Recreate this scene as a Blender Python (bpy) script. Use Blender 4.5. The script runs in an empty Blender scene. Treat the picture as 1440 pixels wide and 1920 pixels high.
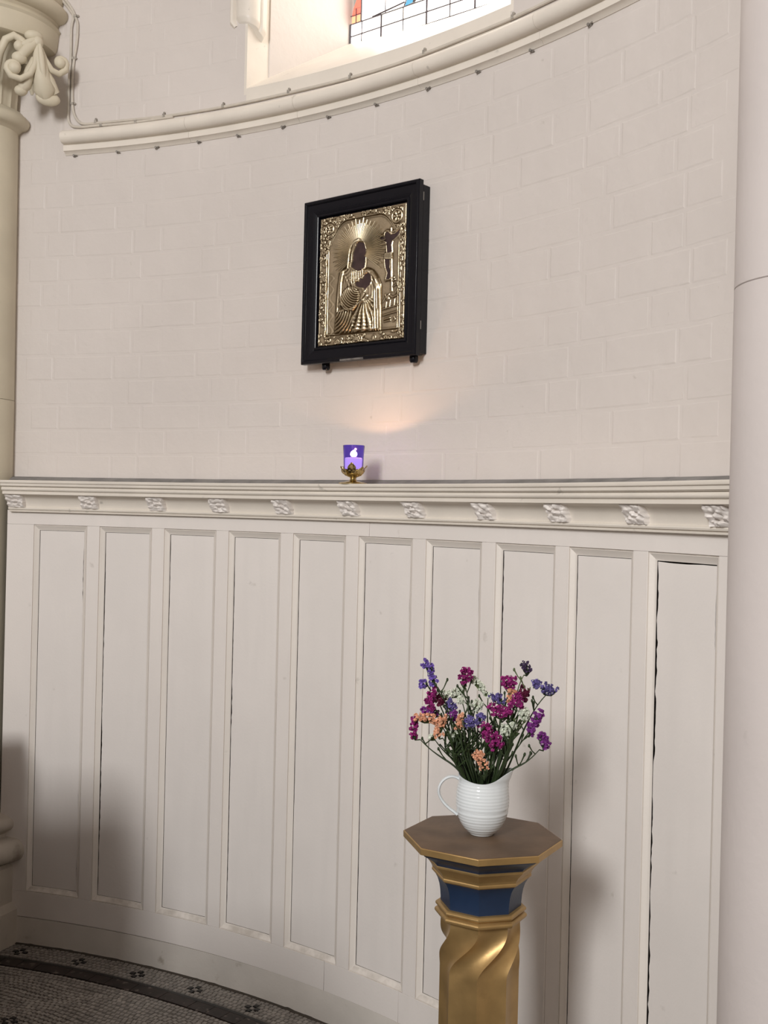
import bpy, math, random
import numpy as np
from mathutils import Vector, Matrix, noise

# ------------------------------------------------------------------ camera, world, lights
scene = bpy.context.scene
COL = scene.collection
rad = math.radians
CX, CY, R = -1.8873, 0.9690, 2.8182          # centre of the apse and radius of the panelling face
RB = R + 0.1055                               # radius of the painted brick face
ROLL, PITCH, EYE = 0.02372, -0.00059, 1.5

cam_d = bpy.data.cameras.new('camera')
cam = bpy.data.objects.new('camera', cam_d)
COL.objects.link(cam)
scene.camera = cam
cam_d.sensor_fit = 'HORIZONTAL'
cam_d.sensor_width = 36.0
cam_d.lens = 2041.2 / 1440 * 36
c_, s_, cp, sp = math.cos(ROLL), math.sin(ROLL), math.cos(PITCH), math.sin(PITCH)
cam.matrix_world = Matrix(((c_, -s_, 0, 0),
                           (-s_ * sp, -c_ * sp, -cp, 0),
                           (s_ * cp, c_ * cp, -sp, EYE),
                           (0, 0, 0, 1)))
cam_d.clip_start = 0.05
cam_d.clip_end = 60

world = bpy.data.worlds.new('world')
scene.world = world
world.use_nodes = True
wb = world.node_tree.nodes['Background']
wb.inputs[0].default_value = (1.0, 0.90, 0.77, 1)
wb.inputs[1].default_value = 0.55


def area_light(name, loc, target, sx, sy, power, col):
    d = bpy.data.lights.new(name, 'AREA')
    d.shape = 'RECTANGLE'
    d.size, d.size_y, d.energy, d.color = sx, sy, power, col
    o = bpy.data.objects.new(name, d)
    COL.objects.link(o)
    o.location = loc
    o.rotation_euler = (Vector(target) - Vector(loc)).to_track_quat('-Z', 'Y').to_euler()
    return o


area_light('nave_window_light', (-2.1, -2.7, 3.5), (0.1, 2.6, 1.2), 0.9, 1.4, 262, (0.97, 0.965, 0.955))
area_light('high_fill_light', (-1.2, -2.9, 4.6), (0.0, 3.0, 1.3), 2.2, 1.6, 22, (0.95, 0.97, 1.0))  # soft fill lamp, high and unseen behind the viewer

vs = scene.view_settings
vs.view_transform = 'Standard'
vs.look = 'None'
vs.gamma = 1.0
vs.use_curve_mapping = False
vs.exposure = -0.11


# ------------------------------------------------------------------ materials
def mat(name, col, rough=0.5, metal=0.0, vary=0.0, vary_scale=8.0, bump=0.0, bump_scale=60.0, bump2=0.0,
        bump2_scale=6.0, grime=0.0, grime_col=(0.2, 0.17, 0.13), grime_scale=14.0, grime_lim=0.62, island=0.0,
        coat=0.0, trans=0.0, ior=1.45, emit=None, emit_s=0.0, cav=0.0, cav_col=(0.1, 0.07, 0.04), streak=0.0,
        sss=0.0, spec=0.5, dust_shade=0.0):
    m = bpy.data.materials.new(name)
    m.use_nodes = True
    nt = m.node_tree
    N, L = nt.nodes, nt.links
    b = N['Principled BSDF']
    b.inputs['Base Color'].default_value = (*col, 1)
    b.inputs['Roughness'].default_value = rough
    b.inputs['Metallic'].default_value = metal
    b.inputs['Coat Weight'].default_value = coat
    b.inputs['Coat Roughness'].default_value = 0.08
    b.inputs['Transmission Weight'].default_value = trans
    b.inputs['IOR'].default_value = ior
    b.inputs['Specular IOR Level'].default_value = spec
    if sss:
        b.inputs['Subsurface Weight'].default_value = sss
        b.inputs['Subsurface Radius'].default_value = (0.02, 0.015, 0.01)
        b.inputs['Subsurface Scale'].default_value = 0.3
    if emit:
        b.inputs['Emission Color'].default_value = (*emit, 1)
        b.inputs['Emission Strength'].default_value = emit_s
    tc = N.new('ShaderNodeTexCoord')
    geo = N.new('ShaderNodeNewGeometry')
    src = None

    def rgb(c):
        n = N.new('ShaderNodeRGB')
        n.outputs[0].default_value = (*c, 1)
        return n.outputs[0]

    def mix(fac, a, bb, mode='MIX'):
        n = N.new('ShaderNodeMix')
        n.data_type = 'RGBA'
        n.blend_type = mode
        if isinstance(fac, (int, float)):
            n.inputs[0].default_value = fac
        else:
            L.new(fac, n.inputs[0])
        L.new(a, n.inputs[6])
        L.new(bb, n.inputs[7])
        return n.outputs[2]

    def nz(scale, detail=4, vec=None):
        n = N.new('ShaderNodeTexNoise')
        n.inputs['Scale'].default_value = scale
        n.inputs['Detail'].default_value = detail
        L.new(vec or geo.outputs['Position'], n.inputs['Vector'])
        return n.outputs[0]

    def ramp(v, lo, hi):
        n = N.new('ShaderNodeMapRange')
        n.inputs[1].default_value = lo
        n.inputs[2].default_value = hi
        L.new(v, n.inputs[0])
        return n.outputs[0]

    cur = rgb(col)
    if vary:
        dark = tuple(c * (1 - vary) for c in col)
        cur = mix(ramp(nz(vary_scale), 0.35, 0.68), cur, rgb(dark))
    if island:
        dark = tuple(c * (1 - island) for c in col)
        cur = mix(geo.outputs['Random Per Island'], cur, rgb(dark))
    if streak:
        mp = N.new('ShaderNodeMapping')
        mp.inputs['Scale'].default_value = (1, 1, 0.12)
        L.new(geo.outputs['Position'], mp.inputs[0])
        cur = mix(ramp(nz(22, 3, mp.outputs[0]), 0.45, 0.8), cur, rgb(tuple(c * (1 - streak) for c in col)))
    if grime:
        g = ramp(nz(grime_scale, 8), grime_lim, grime_lim + 0.10)
        mm = N.new('ShaderNodeMath')
        mm.operation = 'MULTIPLY'
        mm.inputs[1].default_value = grime
        L.new(g, mm.inputs[0])
        cur = mix(mm.outputs[0], cur, rgb(grime_col))
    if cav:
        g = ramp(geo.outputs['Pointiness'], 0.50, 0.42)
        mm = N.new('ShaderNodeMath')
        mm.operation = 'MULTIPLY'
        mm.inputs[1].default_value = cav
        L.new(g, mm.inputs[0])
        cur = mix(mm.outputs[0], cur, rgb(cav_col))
    if dust_shade:  # patchy dust on upward faces, plus shade painted in to tone them down
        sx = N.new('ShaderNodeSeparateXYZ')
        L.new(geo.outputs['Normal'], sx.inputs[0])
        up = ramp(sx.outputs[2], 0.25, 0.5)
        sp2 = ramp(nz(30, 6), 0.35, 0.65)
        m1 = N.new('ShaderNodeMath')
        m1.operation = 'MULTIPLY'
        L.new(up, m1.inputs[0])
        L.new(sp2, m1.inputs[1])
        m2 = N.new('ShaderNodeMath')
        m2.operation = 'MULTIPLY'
        m2.inputs[1].default_value = dust_shade
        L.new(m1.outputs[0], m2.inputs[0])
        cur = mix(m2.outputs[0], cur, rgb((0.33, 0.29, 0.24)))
    L.new(cur, b.inputs['Base Color'])
    if bump or bump2:
        prev = None
        for st, sc, dist in ((bump, bump_scale, 0.001), (bump2, bump2_scale, 0.006)):
            if not st:
                continue
            bn = N.new('ShaderNodeBump')
            bn.inputs['Strength'].default_value = st
            bn.inputs['Distance'].default_value = dist
            L.new(nz(sc, 5), bn.inputs['Height'])
            if prev:
                L.new(prev, bn.inputs['Normal'])
            prev = bn.outputs[0]
        L.new(prev, b.inputs['Normal'])
    return m


WOODP = mat('painted wood', (0.80, 0.75, 0.71), 0.42, vary=0.05, vary_scale=3, bump=0.35, bump_scale=140, bump2=0.12,
            bump2_scale=9, grime=0.55, grime_col=(0.36, 0.32, 0.27), grime_scale=16, grime_lim=0.70, streak=0.04)
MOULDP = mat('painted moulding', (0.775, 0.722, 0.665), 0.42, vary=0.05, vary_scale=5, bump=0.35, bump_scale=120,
             grime=0.5, grime_col=(0.36, 0.32, 0.27), grime_scale=20, grime_lim=0.70, dust_shade=0.5)
PANELP = mat('painted panel', (0.79, 0.745, 0.71), 0.42, vary=0.05, vary_scale=4, bump=0.35, bump_scale=120,
             bump2=0.15, bump2_scale=7, grime=0.5, grime_col=(0.36, 0.33, 0.28), grime_scale=20, grime_lim=0.71,
             streak=0.05)
BASEP = mat('scuffed base paint', (0.50, 0.45, 0.39), 0.55, vary=0.15, vary_scale=6, bump=0.5, bump_scale=70,
            bump2=0.5, bump2_scale=14, grime=0.6, grime_col=(0.2, 0.16, 0.12), grime_scale=12, grime_lim=0.62)
SKIRTP = mat('scuffed skirting paint', (0.70, 0.655, 0.60), 0.5, vary=0.14, vary_scale=5, bump=0.5, bump_scale=90,
             bump2=0.3, grime=0.6, grime_col=(0.30, 0.25, 0.19), grime_scale=17, grime_lim=0.66)
LEDGEP = mat('cream ledge paint', (0.79, 0.73, 0.65), 0.40, vary=0.08, vary_scale=7, bump=0.4, bump_scale=110,
             grime=0.7, grime_col=(0.30, 0.28, 0.24), grime_scale=24, grime_lim=0.68)
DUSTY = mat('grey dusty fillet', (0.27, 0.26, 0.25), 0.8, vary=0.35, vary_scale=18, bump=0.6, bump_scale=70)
BRICKP = mat('painted brick', (0.665, 0.612, 0.575), 0.50, vary=0.06, vary_scale=2.2, bump=0.7, bump_scale=60,
             bump2=0.6, bump2_scale=11, grime=0.5, grime_col=(0.40, 0.36, 0.31), grime_scale=38, grime_lim=0.72)
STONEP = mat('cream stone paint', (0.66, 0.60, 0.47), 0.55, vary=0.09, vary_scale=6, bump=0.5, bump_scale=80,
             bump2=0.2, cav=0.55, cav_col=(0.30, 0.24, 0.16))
PIERP = mat('pale pier paint', (0.66, 0.605, 0.585), 0.5, vary=0.05, vary_scale=3, bump=0.5, bump_scale=70, bump2=0.25,
            bump2_scale=10, grime=0.4, grime_col=(0.45, 0.42, 0.38), grime_scale=18, grime_lim=0.72)
CABLEP = mat('painted cable', (0.60, 0.55, 0.48), 0.5, vary=0.1, vary_scale=30, bump=0.4)
METALGREY = mat('grey nail metal', (0.34, 0.32, 0.295), 0.45, metal=0.6)
CLIPM = mat('dull painted clip', (0.45, 0.41, 0.36), 0.5, vary=0.5, vary_scale=90)
DARKGAP = mat('dark gap timber', (0.055, 0.045, 0.035), 0.9)
LACQ = mat('black lacquer', (0.006, 0.006, 0.009), 0.22, spec=0.25, bump=0.1, bump_scale=40, grime=0.25,
           grime_col=(0.16, 0.13, 0.1), grime_scale=60, grime_lim=0.74)
GILT = mat('silver gilt', (0.72, 0.615, 0.435), 0.36, metal=1.0, vary=0.22, vary_scale=26, bump=0.5, bump_scale=240)
GILTLIGHT = mat('silver gilt halo', (0.88, 0.77, 0.56), 0.38, metal=1.0, vary=0.25, vary_scale=30)
GILTDARK = mat('tarnished gilt', (0.30, 0.22, 0.12), 0.42, metal=1.0, vary=0.3, vary_scale=50)
ICONDARK = mat('darkened painted skin', (0.060, 0.033, 0.032), 0.42, vary=0.5, vary_scale=40)
BRONZE = mat('gold paint', (0.50, 0.325, 0.135), 0.42, metal=0.62, vary=0.25, vary_scale=16, bump=0.3, bump_scale=90,
             bump2=0.08, grime=0.35, grime_col=(0.22, 0.13, 0.06), grime_scale=18, grime_lim=0.62)
BRONZETOP = mat('worn gold brown top', (0.165, 0.108, 0.068), 0.55, metal=0.25, vary=0.35, vary_scale=13, bump=0.35,
                bump_scale=110, grime=0.5, grime_col=(0.10, 0.07, 0.05), grime_scale=9, grime_lim=0.58)
NAVY = mat('navy blue paint', (0.015, 0.032, 0.075), 0.42, vary=0.2, vary_scale=18, bump=0.25, bump_scale=90)
CERAMIC = mat('white glazed ceramic', (0.72, 0.76, 0.78), 0.10, coat=0.3)
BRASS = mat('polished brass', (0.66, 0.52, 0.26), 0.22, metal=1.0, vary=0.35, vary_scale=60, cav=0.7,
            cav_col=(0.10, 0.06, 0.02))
BLUEGLASS = mat('violet blue glass', (0.36, 0.28, 0.82), 0.10, trans=1.0, ior=1.25)
WAXGLOW = mat('candle wax', (0.80, 0.72, 0.70), 0.5, sss=0.4, emit=(1.0, 0.85, 0.85), emit_s=1.3)  # emission puts the flame's glow into the wax itself
FLAME = mat('flame', (1, 0.8, 0.5), 0.5, emit=(1.0, 0.86, 0.72), emit_s=55)
WICK = mat('wick', (0.02, 0.02, 0.02), 0.9)
STEMG = mat('dark green stem', (0.030, 0.052, 0.016), 0.55, vary=0.45, vary_scale=40)
STEML = mat('olive green stem', (0.10, 0.14, 0.05), 0.55, vary=0.35, vary_scale=40)
PETALS = {
    'magenta': mat('magenta petals', (0.40, 0.035, 0.23), 0.6, island=0.62, spec=0.3),
    'violet': mat('violet petals', (0.26, 0.16, 0.60), 0.6, island=0.60, spec=0.3),
    'blue': mat('blue violet petals', (0.20, 0.16, 0.44), 0.6, island=0.65, spec=0.3),
    'peach': mat('peach petals', (0.88, 0.46, 0.29), 0.6, island=0.40, spec=0.3),
    'white': mat('white petals', (0.80, 0.84, 0.72), 0.6, island=0.35, spec=0.3),
    'maroon': mat('maroon petals', (0.16, 0.018, 0.055), 0.6, island=0.5, spec=0.3),
    'lavender': mat('dusky lavender petals', (0.09, 0.055, 0.13), 0.6, island=0.6, spec=0.3),
    'purple': mat('purple petals', (0.30, 0.06, 0.34), 0.6, island=0.6, spec=0.3),
}
FLOORM = mat('floor mortar', (0.16, 0.145, 0.125), 0.7, vary=0.3, vary_scale=20, bump=0.5)
TESS = mat('pale mosaic tesserae', (0.33, 0.30, 0.27), 0.45, island=0.42, vary=0.25, vary_scale=2.5, bump=0.4)
TESSD = mat('dark marble strip', (0.030, 0.020, 0.017), 0.5, vary=0.7, vary_scale=24, grime=0.7,
            grime_col=(0.22, 0.18, 0.16), grime_scale=34, grime_lim=0.60)
TESSB = mat('black tesserae', (0.012, 0.011, 0.011), 0.35, island=0.3)
OAK = mat('dark oak', (0.10, 0.055, 0.028), 0.4, vary=0.4, vary_scale=12, streak=0.3)
LEADM = mat('lead came', (0.10, 0.09, 0.10), 0.6, metal=0.4)


def glow(name, col, s):
    return mat(name, col, 0.3, emit=col, emit_s=s)


PANE_W = glow('backlit clear glass', (1.0, 0.92, 0.86), 4.4)
PANE_C = glow('backlit pale cream glass', (1.0, 0.95, 0.80), 3.8)
PANE_R = glow('backlit red glass', (0.86, 0.16, 0.11), 1.0)
PANE_O = glow('backlit orange glass', (1.0, 0.42, 0.22), 1.0)
PANE_B = glow('backlit blue glass', (0.10, 0.35, 0.55), 0.8)
PANE_G = glow('backlit green glass', (0.25, 0.55, 0.22), 0.9)


# ------------------------------------------------------------------ mesh helpers
class MB:
    def __init__(self):
        self.v, self.f = [], []

    def add(self, vs_, fs_):
        o = len(self.v)
        self.v += [tuple(p) for p in vs_]
        self.f += [tuple(i + o for i in f) for f in fs_]

    def box(self, x0, x1, y0, y1, z0, z1, M=None):
        vs_ = [Vector(p) for p in ((x0, y0, z0), (x1, y0, z0), (x1, y1, z0), (x0, y1, z0),
                                   (x0, y0, z1), (x1, y0, z1), (x1, y1, z1), (x0, y1, z1))]
        if M:
            vs_ = [M @ p for p in vs_]
        self.add(vs_, [(0, 3, 2, 1), (4, 5, 6, 7), (0, 1, 5, 4), (1, 2, 6, 5), (2, 3, 7, 6), (3, 0, 4, 7)])

    def tube(self, pts, rad_, n=8, cap=True, flat=1.0, up=None):
        pts = [Vector(p) for p in pts]
        m = len(pts)
        rr = rad_ if isinstance(rad_, (list, tuple)) else [rad_] * m
        prev = None
        vs_ = []
        for i, p in enumerate(pts):
            t = (pts[min(i + 1, m - 1)] - pts[max(i - 1, 0)])
            if t.length < 1e-9:
                t = Vector((0, 0, 1))
            t.normalize()
            if prev is None:
                a = Vector(up) if up else (Vector((0, 0, 1)) if abs(t.z) < 0.9 else Vector((1, 0, 0)))
                prev = (a - t * a.dot(t)).normalized()
            else:
                prev = prev - t * prev.dot(t)
                if prev.length < 1e-6:
                    prev = t.orthogonal()
                prev.normalize()
            b = t.cross(prev)
            for k in range(n):
                a = 2 * math.pi * k / n
                vs_.append(p + (prev * math.cos(a) * flat + b * math.sin(a)) * rr[i])
        fs_ = []
        for i in range(m - 1):
            for k in range(n):
                fs_.append((i * n + k, i * n + (k + 1) % n, (i + 1) * n + (k + 1) % n, (i + 1) * n + k))
        if cap:
            fs_.append(tuple(range(n - 1, -1, -1)))
            fs_.append(tuple((m - 1) * n + k for k in range(n)))
        self.add(vs_, fs_)

    def ball(self, c, r, n=10, m=6, sc=(1, 1, 1)):
        c = Vector(c)
        vs_ = [c + Vector((0, 0, r * sc[2]))]
        for i in range(1, m):
            a = math.pi * i / m
            for k in range(n):
                b = 2 * math.pi * k / n
                vs_.append(c + Vector((math.sin(a) * math.cos(b) * r * sc[0], math.sin(a) * math.sin(b) * r * sc[1],
                                       math.cos(a) * r * sc[2])))
        vs_.append(c - Vector((0, 0, r * sc[2])))
        fs_ = [(0, 1 + k, 1 + (k + 1) % n) for k in range(n)]
        for i in range(m - 2):
            for k in range(n):
                a, b = 1 + i * n + k, 1 + i * n + (k + 1) % n
                fs_.append((a, a + n, b + n, b))
        e = len(vs_) - 1
        fs_ += [(e, 1 + (m - 2) * n + (k + 1) % n, 1 + (m - 2) * n + k) for k in range(n)]
        self.add(vs_, fs_)

    def lathe(self, prof, n=48, c=(0, 0), closed=False, rfun=None):
        vs_, fs_ = [], []
        m = len(prof)
        for i, (r, z) in enumerate(prof):
            for k in range(n):
                a = 2 * math.pi * k / n
                rr = r if rfun is None else rfun(r, a, z)
                vs_.append((c[0] + rr * math.cos(a), c[1] + rr * math.sin(a), z))
        for i in range(m - 1 if not closed else m):
            j = (i + 1) % m
            for k in range(n):
                fs_.append((i * n + k, i * n + (k + 1) % n, j * n + (k + 1) % n, j * n + k))
        if not closed:
            if prof[0][0] > 1e-6:
                fs_.append(tuple(range(n - 1, -1, -1)))
            if prof[-1][0] > 1e-6:
                fs_.append(tuple((m - 1) * n + k for k in range(n)))
        self.add(vs_, fs_)

    def build(self, name, m, parent=None, loc=(0, 0, 0), rotz=0.0, smooth=35, bevel=0.0, kind=None, label=None):
        me = bpy.data.meshes.new(name)
        me.from_pydata([tuple(p) for p in self.v], [], self.f)
        me.validate()
        if smooth:
            me.shade_smooth()
            me.set_sharp_from_angle(angle=rad(smooth))
        me.materials.append(m)
        o = bpy.data.objects.new(name, me)
        COL.objects.link(o)
        if parent:
            o.parent = parent
            o.matrix_parent_inverse = Matrix.Translation(-Vector(parent.location)) if parent.rotation_euler.z == 0 else Matrix()
        o.location = loc
        o.rotation_euler = (0, 0, rotz)
        if bevel:
            b = o.modifiers.new('bevel', 'BEVEL')
            b.width = bevel
            b.segments = 2
            b.limit_method = 'ANGLE'
        if kind:
            o['kind'] = kind
        if label:
            o['label'] = label
        return o


def thing(name, label, cat, loc=(0, 0, 0), group=None):
    o = bpy.data.objects.new(name, None)
    o.empty_display_size = 0.05
    COL.objects.link(o)
    o.location = loc
    o['label'] = label
    o['category'] = cat
    if group:
        o['group'] = group
    return o


def tag(o, label, cat, group=None):
    o['label'] = label
    o['category'] = cat
    if group:
        o['group'] = group
    return o


def struct(name, label=None, loc=(0, 0, 0), cat=None):
    o = bpy.data.objects.new(name, None)
    o.empty_display_size = 0.05
    COL.objects.link(o)
    o.location = loc
    o['kind'] = 'structure'
    if label:
        o['label'] = label
    if cat:
        o['category'] = cat
    return o


def pol(ang, r, z=None):
    a = rad(ang)
    x, y = CX + r * math.sin(a), CY + r * math.cos(a)
    return Vector((x, y)) if z is None else Vector((x, y, z))


def sweep(mb, prof, a0, a1, step=1.0):
    """closed profile [(r,z)..] swept about the apse axis between two angles"""
    n = max(2, int(math.ceil((a1 - a0) / step)) + 1)
    m = len(prof)
    vs_ = []
    for i in range(n):
        a = a0 + (a1 - a0) * i / (n - 1)
        for r, z in prof:
            vs_.append(pol(a, r, z))
    fs_ = []
    for i in range(n - 1):
        for k in range(m):
            fs_.append((i * m + k, (i + 1) * m + k, (i + 1) * m + (k + 1) % m, i * m + (k + 1) % m))
    fs_.append(tuple(range(m)))
    fs_.append(tuple((n - 1) * m + k for k in range(m - 1, -1, -1)))
    mb.add(vs_, fs_)


def slab(mb, a0, a1, rf, rb, z0, z1, step=1.0):
    sweep(mb, [(rf, z0), (rf, z1), (rb, z1), (rb, z0)], a0, a1, step)


def arcpts(cr, cz, r, d0, d1, n=7):
    """profile arc round (cr,cz), angle 0 = toward +r, 90 = up"""
    return [(cr + r * math.cos(rad(d0 + (d1 - d0) * i / (n - 1))), cz + r * math.sin(rad(d0 + (d1 - d0) * i / (n - 1))))
            for i in range(n)]


# ------------------------------------------------------------------ floor with mosaic
floor = struct('floor')
mb = MB()
mb.box(-6, 5, -4, 6, -0.10, -0.004)
mb.build('mortar_bed', FLOORM, floor, smooth=0)


def tess(mb, a, r, z, da, dr, tw=0.0, h=0.006):
    c = pol(a, r)
    t = Vector((math.cos(rad(a) + tw), -math.sin(rad(a) + tw)))
    n = Vector((math.sin(rad(a) + tw), math.cos(rad(a) + tw)))
    w, d = da / 2, dr / 2
    lo, hi = [], []
    for sx, sy in ((-1, -1), (1, -1), (1, 1), (-1, 1)):
        q = c + t * (sx * w) + n * (sy * d)
        lo.append((q.x, q.y, z - h))
        q = c + t * (sx * (w - 0.0012)) + n * (sy * (d - 0.0012))
        hi.append((q.x, q.y, z))
    mb.add(lo + hi, [(4, 7, 6, 5), (0, 1, 5, 4), (1, 2, 6, 5), (2, 3, 7, 6), (3, 0, 4, 7)])


rng = random.Random(4)
mbt = MB()
P = 0.0165
r = 2.81
row = 0
while r > 1.55:
    if 2.645 < r < 2.716:
        r = 2.640
    da = math.degrees(P / r)
    a = 5 + (row % 2) * da * 0.5
    wav = 0
    while a < 62:
        rr = r + (0 if r > 2.6 else 0.006 * math.sin(a * 0.9 + row * 0.35) + rng.uniform(-.0015, .0015))
        tess(mbt, a, rr, rng.uniform(-0.0008, 0.0006), P * rng.uniform(0.82, 0.93), P * rng.uniform(0.80, 0.93),
             rng.uniform(-.12, .12) + (0.0 if r > 2.6 else 0.25 * math.sin(a * 0.5 + r * 9)))
        a += da * rng.uniform(0.94, 1.08)
    r -= P
    row += 1
mbt.build('mosaic_tesserae', TESS, floor, smooth=0, kind='stuff')
mb = MB()
a = 5
while a < 66:
    w = rng.uniform(1.2, 2.6)
    slab(mb, a + 0.01, a + w - 0.03, 2.652, 2.700, -0.01, 0.0006 + rng.uniform(-.0003, .0003), 0.6)
    a += w
mb.build('marble_border', TESSD, floor, smooth=0)
mb = MB()
slab(mb, 5, 66, 2.7005, 2.712, -0.01, 0.0009, 0.8)
mb.build('marble_border', TESSB, floor, smooth=0)
for a0, rr in [(14.85 + 4.7 * i, 2.758) for i in range(0, 9)] + [(16.3 + 4.7 * i, 2.337) for i in range(0, 8)]:
    mb = MB()
    dd = math.degrees(0.0175 / rr)
    for sa, sr in ((-dd, 0), (dd, 0), (0, 0.0175), (0, -0.0175)):
        tess(mb, a0 + sa, rr + sr, 0.0022, 0.0160, 0.0160, rng.uniform(-.08, .08))
    mb.build('mosaic_motif', TESSB, floor, smooth=0)

# ------------------------------------------------------------------ brick wall
W0, W1 = 28.80, 48.60          # window opening (degrees)
SILL = 2.860
wall = struct('wall_back')
mb = MB()
slab(mb, 3, W0, RB + 0.0007, RB + 0.55, 0, 4.6, 1.0)
mb.build('wall_core', BRICKP, wall)
mb = MB()
slab(mb, W1, 78, RB + 0.0007, RB + 0.55, 0, 4.6, 1.0)
mb.build('wall_core', BRICKP, wall)
mb = MB()
slab(mb, W0, W1, RB + 0.0007, RB + 0.55, 0, SILL - 0.004, 1.0)
mb.build('wall_core', BRICKP, wall)
mb = MB()
slab(mb, W0, W1, RB + 0.0007, RB + 0.55, 4.3, 4.6, 1.0)
mb.build('wall_core', BRICKP, wall)


def brick_mesh(wd, hh, seed):
    rg = random.Random(seed)
    m = MB()
    bw = 0.0055
    nx = 4 if wd > 0.15 else 3
    xs = [-wd / 2 + wd * i / nx for i in range(nx + 1)]
    zs = [-hh / 2, 0, hh / 2]
    vs_, fs_ = [], []
    idx = {}
    for j, z in enumerate(zs):
        for i, x in enumerate(xs):
            ex = bw * (1 if i == 0 else -1 if i == nx else 0)
            ez = bw * (1 if j == 0 else -1 if j == 2 else 0)
            jt = rg.uniform(-.0012, .0012)
            a = (x + ex) / RB
            rr = RB + rg.uniform(-.0003, .0003)
            idx[(i, j)] = len(vs_)
            vs_.append((rr * math.sin(a), rr * math.cos(a) - RB, z + ez + jt))
    ring = [(i, 0) for i in range(nx + 1)] + [(nx, 1)] + [(i, 2) for i in range(nx, -1, -1)] + [(0, 1)]
    o = len(vs_)
    for (i, j) in ring:
        a = xs[i] / RB
        rr = RB + 0.0011
        vs_.append((rr * math.sin(a), rr * math.cos(a) - RB, zs[j]))
    for j in range(2):
        for i in range(nx):
            fs_.append((idx[(i, j)], idx[(i + 1, j)], idx[(i + 1, j + 1)], idx[(i, j + 1)]))
    for k in range(len(ring)):
        k2 = (k + 1) % len(ring)
        fs_.append((idx[ring[k2]], idx[ring[k]], o + k, o + k2))
    m.add(vs_, fs_)
    me = bpy.data.meshes.new('brick')
    me.from_pydata(m.v, [], m.f)
    me.shade_flat()
    me.materials.append(BRICKP)
    return me, m


CP = 0.0857
STR = [brick_mesh(0.2235, CP - 0.0035, s) for s in range(5)]
HDR = [brick_mesh(0.1085, CP - 0.0035, s + 20) for s in range(5)]
cands = []
z = 2.100 + 0.5 * CP - 7 * CP
row = 0
rng = random.Random(11)
while z < 3.42:
    a = 9.0 + (row % 2) * 3.3 + rng.uniform(-.3, .3)
    k = row
    while a < 66:
        sx_ = rng.uniform(0.93, 1.07)
        wd = (0.227 if k % 2 == 0 else 0.112) * sx_
        da = math.degrees(wd / RB)
        cen = a + da / 2
        in_win = (z + CP / 2 > SILL) and (cen + da / 2 > W0 - 0.15) and (cen - da / 2 < W1 + 0.15)
        if not in_win and z > 1.58:
            p = pol(cen, RB, z)
            u = 720 + 2041.2 * p.x / p.y
            v = 960 - 2041.2 * (p.z - EYE) / p.y
            u2 = u + (960 - v) * 0.0237
            if 0 < u2 < 1400 and -60 < v + (u - 720) * -0.0237 < 960 and not (2.74 < z < 2.80 and cen > 14.8):
                cands.append((wd / p.y, cen, z, k % 2, sx_))
        a += da
        k += 1
    z += CP
    row += 1
cands.sort(reverse=True)
rest = MB()
for i, (sz, cen, z, kd, sx_) in enumerate(cands):
    me, m = rng.choice(HDR if kd else STR)
    p = pol(cen, RB + rng.uniform(-.0003, .0004), z + rng.uniform(-.0015, .0015))
    tw = rng.uniform(-.004, .004)
    if i < 298:
        o = bpy.data.objects.new('brick', me)
        COL.objects.link(o)
        o.parent = wall
        o.location = p
        o.rotation_euler = (0, tw, -rad(cen))
        o.scale = (sx_, 1, 1)
    else:
        M = Matrix.Translation(p) @ Matrix.Rotation(-rad(cen), 4, 'Z') @ Matrix.Diagonal((sx_, 1, 1, 1))
        rest.add([M @ Vector(q) for q in m.v], m.f)
if rest.v:
    rest.build('far_bricks', BRICKP, wall, kind='stuff', smooth=0)

# ------------------------------------------------------------------ window
win = struct('window_1')


def planpoly(mb, pts, z0, z1):
    """vertical prism from plan points"""
    n = len(pts)
    vs_ = [(p[0], p[1], z0) for p in pts] + [(p[0], p[1], z1) for p in pts]
    fs_ = [tuple(range(n - 1, -1, -1)), tuple(range(n, 2 * n))]
    for k in range(n):
        fs_.append((k, (k + 1) % n, n + (k + 1) % n, n + k))
    mb.add(vs_, fs_)


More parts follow.
